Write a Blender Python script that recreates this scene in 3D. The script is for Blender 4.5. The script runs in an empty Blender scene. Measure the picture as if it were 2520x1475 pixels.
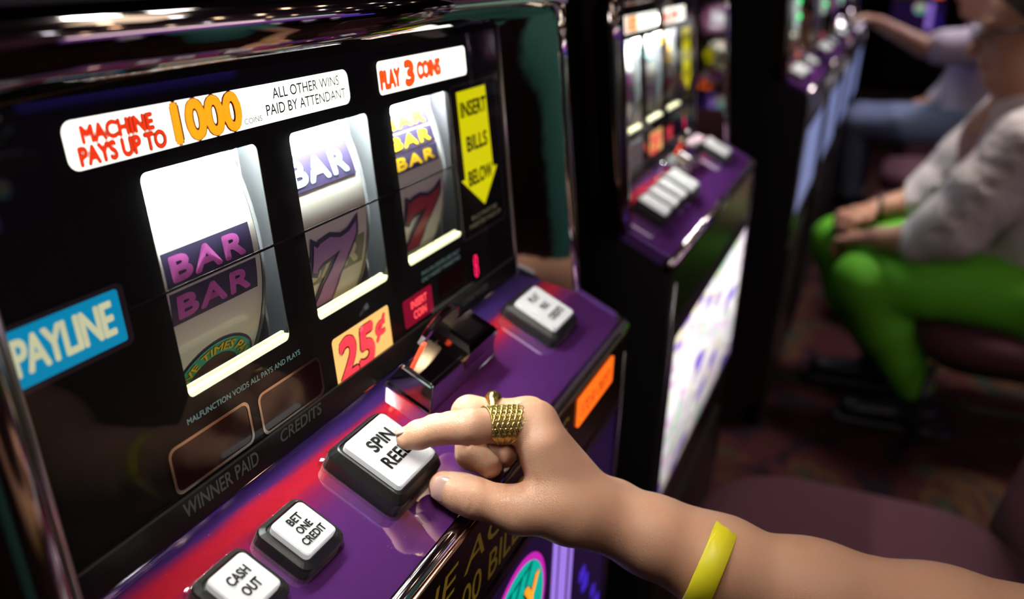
import bpy, math, random
import numpy as np
from mathutils import Vector, Matrix, geometry
random.seed(7)
sc = bpy.context.scene
COL = sc.collection
S = 0.85                       # metres per layout unit
TILT = math.radians(5)         # the reel glass leans back
H0 = 1.0761                    # height of the glass origin over the floor
CT, ST = math.cos(TILT), math.sin(TILT)
DT, DK0 = 0.5544, -0.0717      # slope of the button deck, height of its back edge

def T(p):                      # cabinet frame (x right, y into the cabinet, z up the glass) -> world metres
    x, y, z = p
    return Vector((S*x, S*(y*CT+z*ST), S*(-y*ST+z*CT)+H0))
# ------------------------------------------------------------------ camera, world, light, exposure
cam = bpy.data.cameras.new('camera'); co = bpy.data.objects.new('camera', cam); COL.objects.link(co)
CR = Matrix(((0.3978541985977897, 0.3330096052386131, -0.8548781430572041),
             (-0.9140099138717342, 0.06326853966477326, -0.4007280489719581),
             (-0.07935939769362896, 0.9407984346859375, 0.32954573474738585)))
RT = Matrix(((1, 0, 0), (0, CT, ST), (0, -ST, CT)))
co.matrix_world = Matrix.Translation(T((-0.32976, -0.32901, 0.17660))) @ (RT @ CR).to_4x4()
cam.sensor_width = 36; cam.lens = 36*2135.0/2520
cam.clip_start = 0.01; cam.clip_end = 60
cam.dof.use_dof = True; cam.dof.focus_distance = 0.425; cam.dof.aperture_fstop = 5.0
sc.camera = co
w = bpy.data.worlds.new('casino_air'); sc.world = w; w.use_nodes = True
w.node_tree.nodes['Background'].inputs[0].default_value = (0.30, 0.20, 0.18, 1)
w.node_tree.nodes['Background'].inputs[1].default_value = 0.02
sc.view_settings.view_transform = 'Standard'; sc.view_settings.look = 'None'
sc.view_settings.exposure = 0.0; sc.view_settings.gamma = 1.0
sc.view_settings.use_curve_mapping = False
sc.cycles.max_bounces = 8; sc.cycles.diffuse_bounces = 3; sc.cycles.glossy_bounces = 5; sc.cycles.transparent_max_bounces = 10
sc.cycles.caustics_reflective = False; sc.cycles.caustics_refractive = False; sc.cycles.sample_clamp_indirect = 6
def area(name, loc, target, size, power, col=(1, 1, 1), sy=None, spread=180):
    l = bpy.data.lights.new(name, 'AREA'); l.energy = power; l.color = col
    l.size = size
    l.spread = math.radians(spread)
    if sy: l.shape = 'RECTANGLE'; l.size_y = sy
    o = bpy.data.objects.new(name, l); COL.objects.link(o); o.location = loc
    d = Vector(target)-Vector(loc)
    o.rotation_euler = d.to_track_quat('-Z', 'Y').to_euler()
    return o
area('ceiling_lamp_warm', (-0.40, -0.26, 2.4), (0.05, -0.07, 1.0), 0.16, 0.16, (1.0, 0.93, 0.86), spread=30)
area('ceiling_lamp_soft', (-0.50, -0.90, 2.9), (0.2, -0.3, 0.9), 0.6, 0.75, (1.0, 0.80, 0.56), spread=90)
area('added_hand_light', T((0, -.12, .62)), T((.08, -.25, -.10)), .20, 1.5, (1.0, .95, .90), sy=.10)  # area light added in front of the cabinet to brighten the hand
area('ceiling_lamp_aisle', (2.3, -1.0, 2.9), (2.1, -0.4, 0.7), 0.5, 12, (1.0, 0.90, 0.86), spread=75)
area('ceiling_lamp_far', (4.3, -1.1, 2.9), (4.1, -0.4, 0.7), 0.5, 8, (0.95, 0.88, 1.0), spread=75)

# ------------------------------------------------------------------ materials
MATS = {}
def mat(name, col=(.5, .5, .5), rough=.5, metal=0., coat=0., emit=None, es=1., spec=.5, bump=None, noise=None, sss=0.):
    if name in MATS: return MATS[name]
    m = bpy.data.materials.new(name); m.use_nodes = True; nt = m.node_tree
    b = nt.nodes['Principled BSDF']
    b.inputs['Base Color'].default_value = (*col, 1); b.inputs['Roughness'].default_value = rough
    b.inputs['Metallic'].default_value = metal; b.inputs['Coat Weight'].default_value = coat
    b.inputs['Coat Roughness'].default_value = .03
    b.inputs['Specular IOR Level'].default_value = spec
    if emit is not None:
        b.inputs['Emission Color'].default_value = (*emit, 1); b.inputs['Emission Strength'].default_value = es
    if sss:
        b.inputs['Subsurface Weight'].default_value = sss
        b.inputs['Subsurface Radius'].default_value = (1, .35, .2); b.inputs['Subsurface Scale'].default_value = .004
    if noise:    # (scale, other colour, amount)
        n = nt.nodes.new('ShaderNodeTexNoise'); n.inputs['Scale'].default_value = noise[0]; n.inputs['Detail'].default_value = 6
        tc = nt.nodes.new('ShaderNodeTexCoord'); nt.links.new(tc.outputs['Object'], n.inputs['Vector'])
        r = nt.nodes.new('ShaderNodeMapRange'); r.inputs[1].default_value = .35; r.inputs[2].default_value = .65
        r.inputs[4].default_value = noise[2]
        nt.links.new(n.outputs['Fac'], r.inputs[0])
        mx = nt.nodes.new('ShaderNodeMix'); mx.data_type = 'RGBA'
        mx.inputs[6].default_value = (*col, 1); mx.inputs[7].default_value = (*noise[1], 1)
        nt.links.new(r.outputs[0], mx.inputs[0]); nt.links.new(mx.outputs[2], b.inputs['Base Color'])
    if bump:     # (scale, strength, distance)
        n = nt.nodes.new('ShaderNodeTexNoise'); n.inputs['Scale'].default_value = bump[0]; n.inputs['Detail'].default_value = 4
        tc = nt.nodes.new('ShaderNodeTexCoord'); nt.links.new(tc.outputs['Object'], n.inputs['Vector'])
        bp = nt.nodes.new('ShaderNodeBump'); bp.inputs['Strength'].default_value = bump[1]; bp.inputs['Distance'].default_value = bump[2]
        nt.links.new(n.outputs['Fac'], bp.inputs['Height']); nt.links.new(bp.outputs[0], b.inputs['Normal'])
    MATS[name] = m; return m
def glassmat(name, tint=(1, 1, 1), ior=1.5, rough=0.0):
    m = bpy.data.materials.new(name); m.use_nodes = True; nt = m.node_tree; nt.nodes.clear()
    o = nt.nodes.new('ShaderNodeOutputMaterial'); mx = nt.nodes.new('ShaderNodeMixShader')
    f = nt.nodes.new('ShaderNodeFresnel')
    ge = nt.nodes.new('ShaderNodeNewGeometry'); mr = nt.nodes.new('ShaderNodeMapRange'); mr.inputs[3].default_value = ior; mr.inputs[4].default_value = 1/ior
    nt.links.new(ge.outputs['Backfacing'], mr.inputs[0]); nt.links.new(mr.outputs[0], f.inputs[0])
    t = nt.nodes.new('ShaderNodeBsdfTransparent'); t.inputs[0].default_value = (*tint, 1)
    g = nt.nodes.new('ShaderNodeBsdfGlossy'); g.inputs['Roughness'].default_value = rough
    nt.links.new(f.outputs[0], mx.inputs[0]); nt.links.new(t.outputs[0], mx.inputs[1]); nt.links.new(g.outputs[0], mx.inputs[2])
    nt.links.new(mx.outputs[0], o.inputs[0]); MATS[name] = m; return m
def glow(name, col, s): return mat(name, tuple(c*.6 for c in col), .4, emit=col, es=s)
BLACK = mat('black_plastic', (.012, .012, .012), .35, bump=(900, .12, .0005))
CAB = mat('black_laminate', (.010, .009, .009), .45)
PRINTK = mat('black_print', (.004, .004, .003), .5, spec=.2)
CHROME = mat('chrome', (.62, .60, .60), .07, 1.)
DCHROME = mat('dark_chrome', (.30, .27, .27), .10, 1.)
MIRROR = mat('polished_steel', (.52, .50, .49), .03, 1., bump=(14, .02, .01))
PANE = glassmat('clear_glass', ior=1.50)
CLEAR = glassmat('clear_plastic', (.97, .97, .96), ior=1.5, rough=.04)
WSIGN = glow('lit_white_sign', (1.0, 1.0, .88), 2.2)
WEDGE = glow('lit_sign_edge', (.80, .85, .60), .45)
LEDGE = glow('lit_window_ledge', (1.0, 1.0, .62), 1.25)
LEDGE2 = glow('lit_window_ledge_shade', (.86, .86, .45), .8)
STRIP = mat('reel_strip_white', (.80, .79, .72), .35, coat=.3)
HOUS = mat('reel_housing_grey', (.10, .10, .12), .35, .3)
RFLANGE = mat('reel_flange_steel', (.22, .24, .34), .22, .6, noise=(60, (.45, .46, .55), .7))
NAVY = mat('print_navy', (.045, .035, .095), .4)
PINK = mat('print_pink', (.75, .16, .62), .4)
TEALW = mat('print_pale_teal', (.45, .80, .72), .4)
YEL = mat('print_amber', (.95, .55, .02), .4)
RED = mat('print_red', (.75, .03, .03), .4)
MAROON = mat('print_dark_red', (.38, .04, .07), .4)
CREAM = mat('print_cream', (.72, .70, .50), .4)
LILAC = mat('print_lilac', (.42, .22, .50), .4)
TEAL = mat('print_teal', (.10, .42, .30), .4)
REDL = glow('lit_red_lettering', (.85, .055, .01), .75)
ORGL = glow('lit_orange_lettering', (1.0, .40, .012), .95)
INK = mat('black_ink', (.008, .008, .008), .5)
GREYINK = mat('grey_ink', (.11, .11, .10), .5)
FAINT = glow('faint_teal_print', (.25, .40, .38), .35)
FAINT2 = glow('faint_grey_print', (.16, .16, .13), .16)
SKYB = glow('lit_blue_label', (.0, .30, .55), .62)
LBLC = glow('lit_cream_lettering', (.62, .62, .42), .62)
YSIGN = glow('lit_yellow_sign', (.82, .76, .0), .80)
PEACH = glow('lit_peach_sign', (1.0, .58, .17), 1.05)
PINKRED = glow('lit_pink_red_lettering', (.95, .07, .10), .85)
DKRED = glow('dark_red_lettering', (.22, .0, .01), .5)
REDP = glow('lit_red_panel', (.36, .0, .03), .55)
REDT = glow('lit_red_text', (1.0, .12, .13), 1.0)
DIGIT = glow('lit_magenta_digit', (1.0, .02, .16), 1.4)
DISP = mat('dark_red_display_window', (.022, .003, .006), .12)
FRAMEP = mat('display_frame_metallic', (.62, .55, .48), .16, 1.)
ORNG = glow('lit_orange_display', (1.0, .15, .01), 1.25)
BCAP = glow('lit_white_button', (.84, .84, .86), .42)
BINK = mat('button_ink', (.03, .025, .03), .5)
TRIM = mat('grey_trim', (.18, .17, .19), .2, .9)

def deck_material():
    m = bpy.data.materials.new('purple_red_deck_print'); m.use_nodes = True; nt = m.node_tree; nt.nodes.clear()
    N = nt.nodes.new; L = nt.links.new
    out = N('ShaderNodeOutputMaterial'); mx = N('ShaderNodeMixShader')
    uv = N('ShaderNodeUVMap'); sep = N('ShaderNodeSeparateXYZ'); L(uv.outputs[0], sep.inputs[0])
    # v = -b : distance from the back edge
    mp = N('ShaderNodeMapping'); mp.inputs['Scale'].default_value = (9, 60, 1); L(uv.outputs[0], mp.inputs[0])
    n = N('ShaderNodeTexNoise'); n.inputs['Scale'].default_value = 1.6; n.inputs['Detail'].default_value = 5; L(mp.outputs[0], n.inputs[0])
    a = N('ShaderNodeMath'); a.operation = 'MULTIPLY_ADD'; L(n.outputs[0], a.inputs[0]); a.inputs[1].default_value = .012
    L(sep.outputs[1], a.inputs[2])
    # stripe drifts forward towards the right
    d = N('ShaderNodeMath'); d.operation = 'MULTIPLY_ADD'; L(sep.outputs[0], d.inputs[0]); d.inputs[1].default_value = .028
    L(a.outputs[0], d.inputs[2])
    r = N('ShaderNodeMapRange'); r.inputs[1].default_value = -.055; r.inputs[2].default_value = .01; L(d.outputs[0], r.inputs[0])
    cr = N('ShaderNodeValToRGB'); L(r.outputs[0], cr.inputs[0])
    e = cr.color_ramp.elements
    e[0].position = 0.0; e[0].color = (.15, .035, .24, 1)
    e[1].position = 1.0; e[1].color = (.06, .035, .27, 1)
    for pos, c in ((.30, (.20, .035, .22, 1)), (.46, (.45, .03, .16, 1)), (.56, (.85, .025, .05, 1)), (.70, (.90, .025, .07, 1)), (.79, (.10, .035, .26, 1))):
        x = e.new(pos); x.color = c
    mp3 = N('ShaderNodeMapping'); mp3.inputs['Scale'].default_value = (230, 230, 1); L(uv.outputs[0], mp3.inputs[0])
    vo = N('ShaderNodeTexVoronoi'); vo.inputs['Scale'].default_value = 1; L(mp3.outputs[0], vo.inputs[0])
    th = N('ShaderNodeMath'); th.operation = 'LESS_THAN'; th.inputs[1].default_value = .055; L(vo.outputs['Distance'], th.inputs[0])
    mxs = N('ShaderNodeMix'); mxs.data_type = 'RGBA'; mxs.inputs[7].default_value = (.5, .45, .5, 1); L(th.outputs[0], mxs.inputs[0]); L(cr.outputs[0], mxs.inputs[6])
    df = N('ShaderNodeBsdfDiffuse'); L(mxs.outputs[2], df.inputs[0])
    gl = N('ShaderNodeBsdfGlossy'); gl.inputs[0].default_value = (.92, .84, .88, 1); gl.inputs['Roughness'].default_value = .025
    f = N('ShaderNodeLayerWeight'); f.inputs[0].default_value = .30
    mr = N('ShaderNodeMapRange'); mr.inputs[3].default_value = .58; mr.inputs[4].default_value = .95; L(f.outputs['Fresnel'], mr.inputs[0])
    # fine scratches
    sc_ = N('ShaderNodeTexNoise'); sc_.inputs['Scale'].default_value = 1.0; sc_.inputs['Detail'].default_value = 2
    mp2 = N('ShaderNodeMapping'); mp2.inputs['Scale'].default_value = (60, 900, 1); mp2.inputs['Rotation'].default_value = (0, 0, .5); L(uv.outputs[0], mp2.inputs[0]); L(mp2.outputs[0], sc_.inputs[0])
    bp = N('ShaderNodeBump'); bp.inputs['Strength'].default_value = .02; bp.inputs['Distance'].default_value = .0003; L(sc_.outputs[0], bp.inputs['Height'])
    L(bp.outputs[0], gl.inputs['Normal'])
    L(mr.outputs[0], mx.inputs[0]); L(df.outputs[0], mx.inputs[1]); L(gl.outputs[0], mx.inputs[2]); L(mx.outputs[0], out.inputs[0])
    return m
DECKM = deck_material()

# ------------------------------------------------------------------ frames of reference
def G(a, b, c=0): return T((a, -c, b))                                   # on the reel glass: right, up, outward
def D(a, b, c=0):                                                        # on the deck: right, back(-)/front, up ; b = -distance from glass
    v = -b
    return T((a, -v*math.cos(DT)-c*math.sin(DT), DK0-v*math.sin(DT)+c*math.cos(DT)))
FD = Vector((0, .12, -1)).normalized(); FN = Vector((0, -1, -.12)).normalized()
def F(a, b, c=0):                                                        # on the lower front: right, up, outward
    p = Vector((a, -.0955, -.1294)) - FD*b + FN*c
    return T(p)
def W(a, b, c=0): return Vector((a, b, c))

# ------------------------------------------------------------------ mesh building
def fill_holes(loops):
    import bmesh
    b = bmesh.new(); vs = []; es = []
    for l in loops:
        q = [b.verts.new((x, y, 0)) for x, y in l]; vs += q
        es += [b.edges.new((q[i], q[(i+1) % len(q)])) for i in range(len(q))]
    bmesh.ops.triangle_fill(b, use_beauty=True, use_dissolve=False, edges=es)
    idx = {v: i for i, v in enumerate(vs)}
    r = [tuple(idx[v] for v in f.verts) for f in b.faces]; b.free(); return r
class MB:
    def __init__(self, frame=W): self.v = []; self.f = []; self.uv = []; self.fr = frame; self.sm = []
    def add(self, pts, faces, smooth=False, raw=False):
        o = len(self.v)
        for p in pts:
            self.v.append(tuple(p) if raw else tuple(self.fr(*p)))
            self.uv.append((p[0], p[1]))
        for q in faces:
            self.f.append([i+o for i in q]); self.sm.append(smooth)
        return self
    def loft(self, loops, cap0=True, cap1=True, smooth=False, raw=False, closed=True):
        n = len(loops[0]); pts = [p for l in loops for p in l]; fs = []
        for k in range(len(loops)-1):
            for i in range(n if closed else n-1):
                j = (i+1) % n
                fs.append((k*n+i, k*n+j, (k+1)*n+j, (k+1)*n+i))
        if cap0: fs.append(tuple(reversed(range(n))))
        if cap1: fs.append(tuple(range((len(loops)-1)*n, len(loops)*n)))
        return self.add(pts, fs, smooth, raw)
    def box(self, x0, x1, y0, y1, z0, z1):
        return self.loft([[(x0, y0, z0), (x1, y0, z0), (x1, y1, z0), (x0, y1, z0)], [(x0, y0, z1), (x1, y0, z1), (x1, y1, z1), (x0, y1, z1)]])
    def slab(self, outline, c0, c1, holes=()):
        loops = [outline]+list(holes)
        flat = [p for l in loops for p in l]; n = len(flat)
        if holes: tri = fill_holes(loops)
        else: tri = geometry.tessellate_polygon([[Vector((x, y, 0)) for x, y in l] for l in loops])
        pts = [(x, y, c1) for x, y in flat]+[(x, y, c0) for x, y in flat]
        fs = []
        for t in tri:
            a, b, c = t
            ar = (flat[b][0]-flat[a][0])*(flat[c][1]-flat[a][1])-(flat[c][0]-flat[a][0])*(flat[b][1]-flat[a][1])
            if ar < 0: t = (a, c, b)
            fs.append(tuple(t)); fs.append(tuple(i+n for i in reversed(t)))
        o = 0
        for l in loops:
            for i in range(len(l)):
                j = (i+1) % len(l); fs.append((o+i, o+j, o+j+n, o+i+n))
            o += len(l)
        return self.add(pts, fs)
    def flat(self, outline, c): 
        tri = geometry.tessellate_polygon([[Vector((x, y, 0)) for x, y in outline]])
        return self.add([(x, y, c) for x, y in outline], [tuple(t) for t in tri])
    def tube(self, path, r, n=10, raw=False, caps=True):
        P = [Vector(p) for p in path]; R = r if hasattr(r, '__len__') else [r]*len(P); loops = []
        up = None
        for i, p in enumerate(P):
            d = (P[min(i+1, len(P)-1)]-P[max(i-1, 0)]).normalized()
            if up is None: up = Vector((0, 0, 1)) if abs(d.z) < .9 else Vector((0, 1, 0))
            x = d.cross(up).normalized(); y = x.cross(d).normalized(); up = y
            loops.append([tuple(p+x*R[i]*math.cos(t)+y*R[i]*math.sin(t)) for t in [2*math.pi*k/n for k in range(n)]])
        return self.loft(loops, caps, caps, True, raw)
    def build(self, name, m, parent=None, mods=None, recalc=True):
        me = bpy.data.meshes.new(name)
        off = parent_world(parent)
        me.from_pydata([tuple(Vector(v)-off) for v in self.v], [], self.f)
        me.polygons.foreach_set('use_smooth', self.sm)
        u = me.uv_layers.new(name='UVMap')
        li = [l.vertex_index for l in me.loops]
        u.data.foreach_set('uv', [c for i in li for c in self.uv[i]])
        me.materials.append(m)
        o = bpy.data.objects.new(name, me); COL.objects.link(o)
        if recalc:
            import bmesh
            b = bmesh.new(); b.from_mesh(me); bmesh.ops.recalc_face_normals(b, faces=b.faces); b.to_mesh(me); b.free()
        if parent: o.parent = parent
        return o
WLOC = {}
def parent_world(p):
    return WLOC.get(p.name, Vector((0, 0, 0))) if p else Vector((0, 0, 0))
def child(o, parent):
    o.parent = parent; WLOC[o.name] = parent_world(parent); return o
_b = MB.build
def _build(self, name, m, parent=None, **k):
    o = _b(self, name, m, parent, **k); WLOC[o.name] = parent_world(parent); return o
MB.build = _build
def tag(o, label=None, cat=None, group=None, kind=None):
    if label: o['label'] = label
    if cat: o['category'] = cat
    if group: o['group'] = group
    if kind: o['kind'] = kind
    return o
def empty(name, loc, label, cat, group=None):
    o = bpy.data.objects.new(name, None); COL.objects.link(o); o.location = loc; o.empty_display_size = .1
    WLOC[o.name] = Vector(loc); return tag(o, label, cat, group)

def rrect(x0, y0, x1, y1, r, n=5):
    pts = []
    for cx, cy, a0 in ((x1-r, y1-r, 0), (x0+r, y1-r, 90), (x0+r, y0+r, 180), (x1-r, y0+r, 270)):
        for i in range(n+1):
            a = math.radians(a0+90*i/n); pts.append((cx+r*math.cos(a), cy+r*math.sin(a)))
    return pts
def z3(l, c): return [(x, y, c) for x, y in l]
def offset(poly, d):
    n = len(poly); out = []
    ar = sum(poly[i][0]*poly[(i+1) % n][1]-poly[(i+1) % n][0]*poly[i][1] for i in range(n))
    s = 1 if ar > 0 else -1
    for i in range(n):
        p, q, r = Vector(poly[i-1]), Vector(poly[i]), Vector(poly[(i+1) % n])
        a = (q-p).normalized(); b = (r-q).normalized()
        na = Vector((a.y, -a.x))*s; nb = Vector((b.y, -b.x))*s
        m = (na+nb); m = m/max(m.length_squared/2, .35)
        out.append((q.x+m.x*d, q.y+m.y*d))
    return out
TXT = {}
def textmesh(s, bold=0.0, space=1.0, shear=0.0):
    key = (s, bold, space, shear)
    if key in TXT: return TXT[key]
    cu = bpy.data.curves.new('t', 'FONT'); cu.body = s; cu.offset = bold; cu.space_character = space; cu.shear = shear
    cu.resolution_u = 4; cu.fill_mode = 'FRONT' if hasattr(cu, 'fill_mode') else cu.fill_mode
    o = bpy.data.objects.new('t', cu); COL.objects.link(o)
    dg = bpy.context.evaluated_depsgraph_get(); dg.update()
    me = bpy.data.meshes.new_from_object(o.evaluated_get(dg))
    v = np.array([tuple(x.co) for x in me.vertices]); f = [tuple(p.vertices) for p in me.polygons]
    bpy.data.objects.remove(o); bpy.data.curves.remove(cu); bpy.data.meshes.remove(me)
    TXT[key] = (v, f); return TXT[key]
def text(mb, s, x0, y0, x1, y1, c, bold=0.0, space=1.0, shear=0.0, fn=None, ax=1.0):
    """letters s filling the box x0..x1, y0..y1 at height c; bold thickens the strokes by stacked, shifted copies"""
    v, f = textmesh(s, 0, space, shear)
    mn, mx = v.min(0), v.max(0); k = max(0, bold)*(y1-y0)/(mx[1]-mn[1])
    x0, x1, y0, y1 = x0+k*ax*.6, x1-k*ax*.6, y0+k*.4, y1-k*.4
    dirs = [(0, 0)]+([(math.cos(t)*k*ax, math.sin(t)*k) for t in [2*math.pi*i/8 for i in range(8)]] if k else [])
    for n_, (dx, dy) in enumerate(dirs):
        pts = []
        for p in v:
            x = x0+(p[0]-mn[0])/(mx[0]-mn[0])*(x1-x0)+dx; y = y0+(p[1]-mn[1])/(mx[1]-mn[1])*(y1-y0)+dy
            pts.append(fn(x, y, c) if fn else (x, y, c))
        mb.add(pts, f)
    return mb

# ------------------------------------------------------------------ the slot machine
ZT, ZB = .1108, -.0071
WIN = [(-.0291, .0556), (.0849, .1694), (.1991, .2860)]
RC, RY, RR = .053, .138, .129       # reel axis height, depth, radius
XL, XR = -.162, .4288
def reelframe(cx):
    def fr(a, b, c=0):               # a: across, b: angle in degrees above the axis, c: proud of the strip
        t = math.radians(b); r = RR+c
        return T((cx+a, RY-r*math.cos(t), RC+r*math.sin(t)))
    return fr
def arcpatch(mb, x0, x1, a0, a1, c, n=8):
    loops = [[(x0, a0+(a1-a0)*i/n, c), (x1, a0+(a1-a0)*i/n, c)] for i in range(n+1)]
    pts = [p for l in loops for p in l]
    return mb.add(pts, [(2*i, 2*i+1, 2*i+3, 2*i+2) for i in range(n)], True)
SEVEN = [(0, .62), (.02, .98), (.10, .93), (.16, .97), (.38, 1.0), (.62, .93), (.82, .96), (1.0, 1.06), (1.0, .90), (.80, .62), (.66, .38), (.60, .0), (.20, .0), (.30, .34), (.50, .62), (.62, .76), (.40, .72), (.22, .70), (.12, .64), (.10, .58)]
def finely(poly, n=3):
    out = []
    for i in range(len(poly)):
        a, b = poly[i], poly[(i+1) % len(poly)]
        out += [(a[0]+(b[0]-a[0])*k/n, a[1]+(b[1]-a[1])*k/n) for k in range(n)]
    return out
def seven(fr, x0, x1, a0, a1, c, parent, mats):
    p = [(x0+(x1-x0)*x, a0+(a1-a0)*y) for x, y in SEVEN]
    k = (a1-a0)/(x1-x0)
    q = [(x, y/ k) for x, y in p]; o = [(x, y*k) for x, y in offset(q, .0032)]
    mb = MB(fr); mb.flat(finely(o), c); mb.build('symbol_outline', mats[0], parent)
    mb = MB(fr); mb.flat(finely(p), c+.0004); return mb.build('symbol', mats[1], parent)
def barsym(fr, x0, x1, a0, a1, m1, m2, parent, word='BAR', c=.0003):
    mb = MB(fr); arcpatch(mb, x0, x1, a0, a1, c); mb.build('symbol_background', m1, parent)
    mb = MB(fr); h = a1-a0; text(mb, word, x0+.0045, a0+h*.16, x1-.0065, a1-h*.16, c+.0002, bold=.05, space=1.15, ax=math.radians(RR))
    return mb.build('symbol', m2, parent)

def button(parent, u, v, s, m, words, label, su=None, top=.0195, capM=BCAP):
    """black moulded housing (wall, chamfer) around a lit square cap; m: margin of the housing, top: height of the cap"""
    su = su or s
    def L(d, c): return z3(rrect(u-su/2-d, -v-s/2-d, u+su/2+d, -v+s/2+d, max(.0012, .0035+d*.5), 4), c)
    w_ = top*.50
    b = MB(D).loft([L(m, 0), L(m, w_), L(m-.0006, w_+.0012), L(.0022, top-.0042), L(.0013, top-.0036), L(.0010, top-.0046)]).build('button', BLACK, parent)
    if label: tag(b, label)
    MB(D).loft([L(m+.0022, .0002), L(m+.0022, .0008), L(m+.0004, .0012)]).build('button_gasket', CLEAR, b)
    MB(D).loft([L(-.0008, top-.006), L(-.0008, top-.0010), L(-.0016, top-.0004)]).build('button_cap', capM, b)
    MB(D).loft([L(.0010, top-.005), L(.0007, top-.0014), L(-.0002, top-.0001), L(-.0012, top)], cap0=False).build('button_cover', CLEAR, b)
    if words:
        mb = MB(D)
        for (wd, wid, h, dv) in words:
            text(mb, wd, u-wid/2, -v+dv-h/2, u+wid/2, -v+dv+h/2, top+.0001, bold=.032)
        mb.build('lettering', BINK, b)
    return b

def machine_body(t):
    """parts shared by every machine"""
    YB = .52; ZTOP = .62
    zf = lambda y: ((.10-H0)/S+y*ST)/CT
    ZBOT = zf(.3)
    prof = [(-.050, .185), (-.050, .42), (-.02, .60), (.0, ZTOP), (YB, ZTOP+.0), (YB+.0, zf(YB)), (.105, zf(.105)), (.06, -1.08), (-.0955+.12*.9, -.1294-.9), (-.0935, -.1394),
            (-.091, -.128), (-.0436, -.0990), (.0, -.0720), (-.045, .17)]
    def side(x0, x1):
        mb = MB(lambda x, y, z: T((x, y, z)))
        mb.loft([[(x0, y, z) for y, z in prof], [(x1, y, z) for y, z in prof]]); return mb
    side(XL, XL+.010).build('side_panel', CAB, t); side(XR-.010, XR).build('side_panel', CAB, t)
    P = lambda x, y, z: T((x, y, z))
    MB(P).box(XL+.012, XR-.012, -.048, .30, .192, .215).build('upper_shelf', CAB, t)
    mb = MB(P); mb.loft([[(XL+.011, y, z) for y, z in ((-.0495, .187), (-.0495, .42), (-.02, .60), (.0, ZTOP-.002), (.10, ZTOP-.002), (.10, .187))],
                         [(XR-.011, y, z) for y, z in ((-.0495, .187), (-.0495, .42), (-.02, .60), (.0, ZTOP-.002), (.10, ZTOP-.002), (.10, .187))]])
    mb.build('header_cabinet', CAB, t)
    MB(P).box(XL+.011, XR-.011, YB-.01, YB, zf(YB)+.002, ZTOP-.01).build('back_panel', CAB, t)
    MB(P).box(-.20+XL*0-.0+.045, .3868+.03, .29, .30, -.10, .19).build('housing_back', HOUS, t)
    # header glass: lit artwork above
    mb = MB(lambda a, b, c=0: T((a, -.0505-c, b))); mb.slab(rrect(XL+.04, .235, XR-.04, .405, .008), 0, .002)
    h = mb.build('header_glass', glow('lit_header_art', (.60, .22, .45), .6), t)
    mb = MB(lambda a, b, c=0: T((a, -.0505-c, b)))
    for i, (c, m) in enumerate(((.26, 'lit_header_white'), (.33, 0))):
        pass
    mb.slab(rrect(-.06, .27, .33, .37, .02), .0022, .003); mb.build('header_artwork', glow('lit_header_white', (.95, .95, 1.0), 1.3), h)
    # reel housing: walls behind the glass
    MB(P).box(-.118, .387, .02, .29, .150, .156).build('housing_top', HOUS, t)
    MB(P).box(-.118, .387, .012, .29, -.030, -.024).build('housing_floor', HOUS, t)
    for x in (-.050, .302):
        MB(P).box(x, x+.004, .012, .29, -.024, .150).build('housing_wall', HOUS, t)
    # black printed glass with the openings left clear
    holes = [rrect(a, ZB, b, ZT, .004) for a, b in WIN]
    holes += [rrect(-.0656, .1193, .1535, .1410, .0055), rrect(.1888, .1193, .3233, .1417, .0035), rrect(.0937, -.0652, .1644, -.0238, .003)]
    MB(G).slab([(-.120, -.0715), (.387, -.0715), (.387, .155), (-.120, .155)], -.0009, -.0004, holes).build('printed_glass', PRINTK, t)
    MB(G).add([(-.120, -.0715, .0004), (.387, -.0715, .0004), (.387, .155, .0004), (-.120, .155, .0004)], [(0, 1, 2, 3)]).build('glass_pane', PANE, t)
    # lamp above the reels
    mb = MB(P); mb.tube([(-.045, .0120, .1275), (.30, .0120, .1275)], .0055, 12); mb.build('lamp_tube', glow('fluorescent_tube', (.93, 1.0, .90), 330), t)
    MB(P).box(-.045, .30, .0012, .0030, .1120, .1150).build('lamp_shade', CAB, t)
    # window ledges
    for a, b in WIN:
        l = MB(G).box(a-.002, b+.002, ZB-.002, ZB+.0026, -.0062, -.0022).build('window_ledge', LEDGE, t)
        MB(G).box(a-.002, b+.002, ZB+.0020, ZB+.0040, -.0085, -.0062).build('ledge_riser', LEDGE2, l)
    # payline
    MB(G).box(-.0533, .2890, .0510, .0524, -.0003, .0003).build('payline', mat('payline_ink', (.10, .10, .10), .2, .8), t)
    # sign panels
    s1 = MB(G).slab(rrect(-.0690, .1160, .1550, .1430, .005), -.003, -.0016).build('payout_sign', WSIGN, t)
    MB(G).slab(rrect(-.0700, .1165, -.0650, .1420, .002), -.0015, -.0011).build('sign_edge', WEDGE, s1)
    s2 = MB(G).slab(rrect(.1860, .1165, .3260, .1430, .003), -.003, -.0016).build('coins_sign', WSIGN, t)
    pq = MB(G).slab(rrect(.0920, -.0665, .1655, -.0225, .002), -.003, -.0016).build('price_panel', PEACH, t)
    return s1, s2, pq
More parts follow.
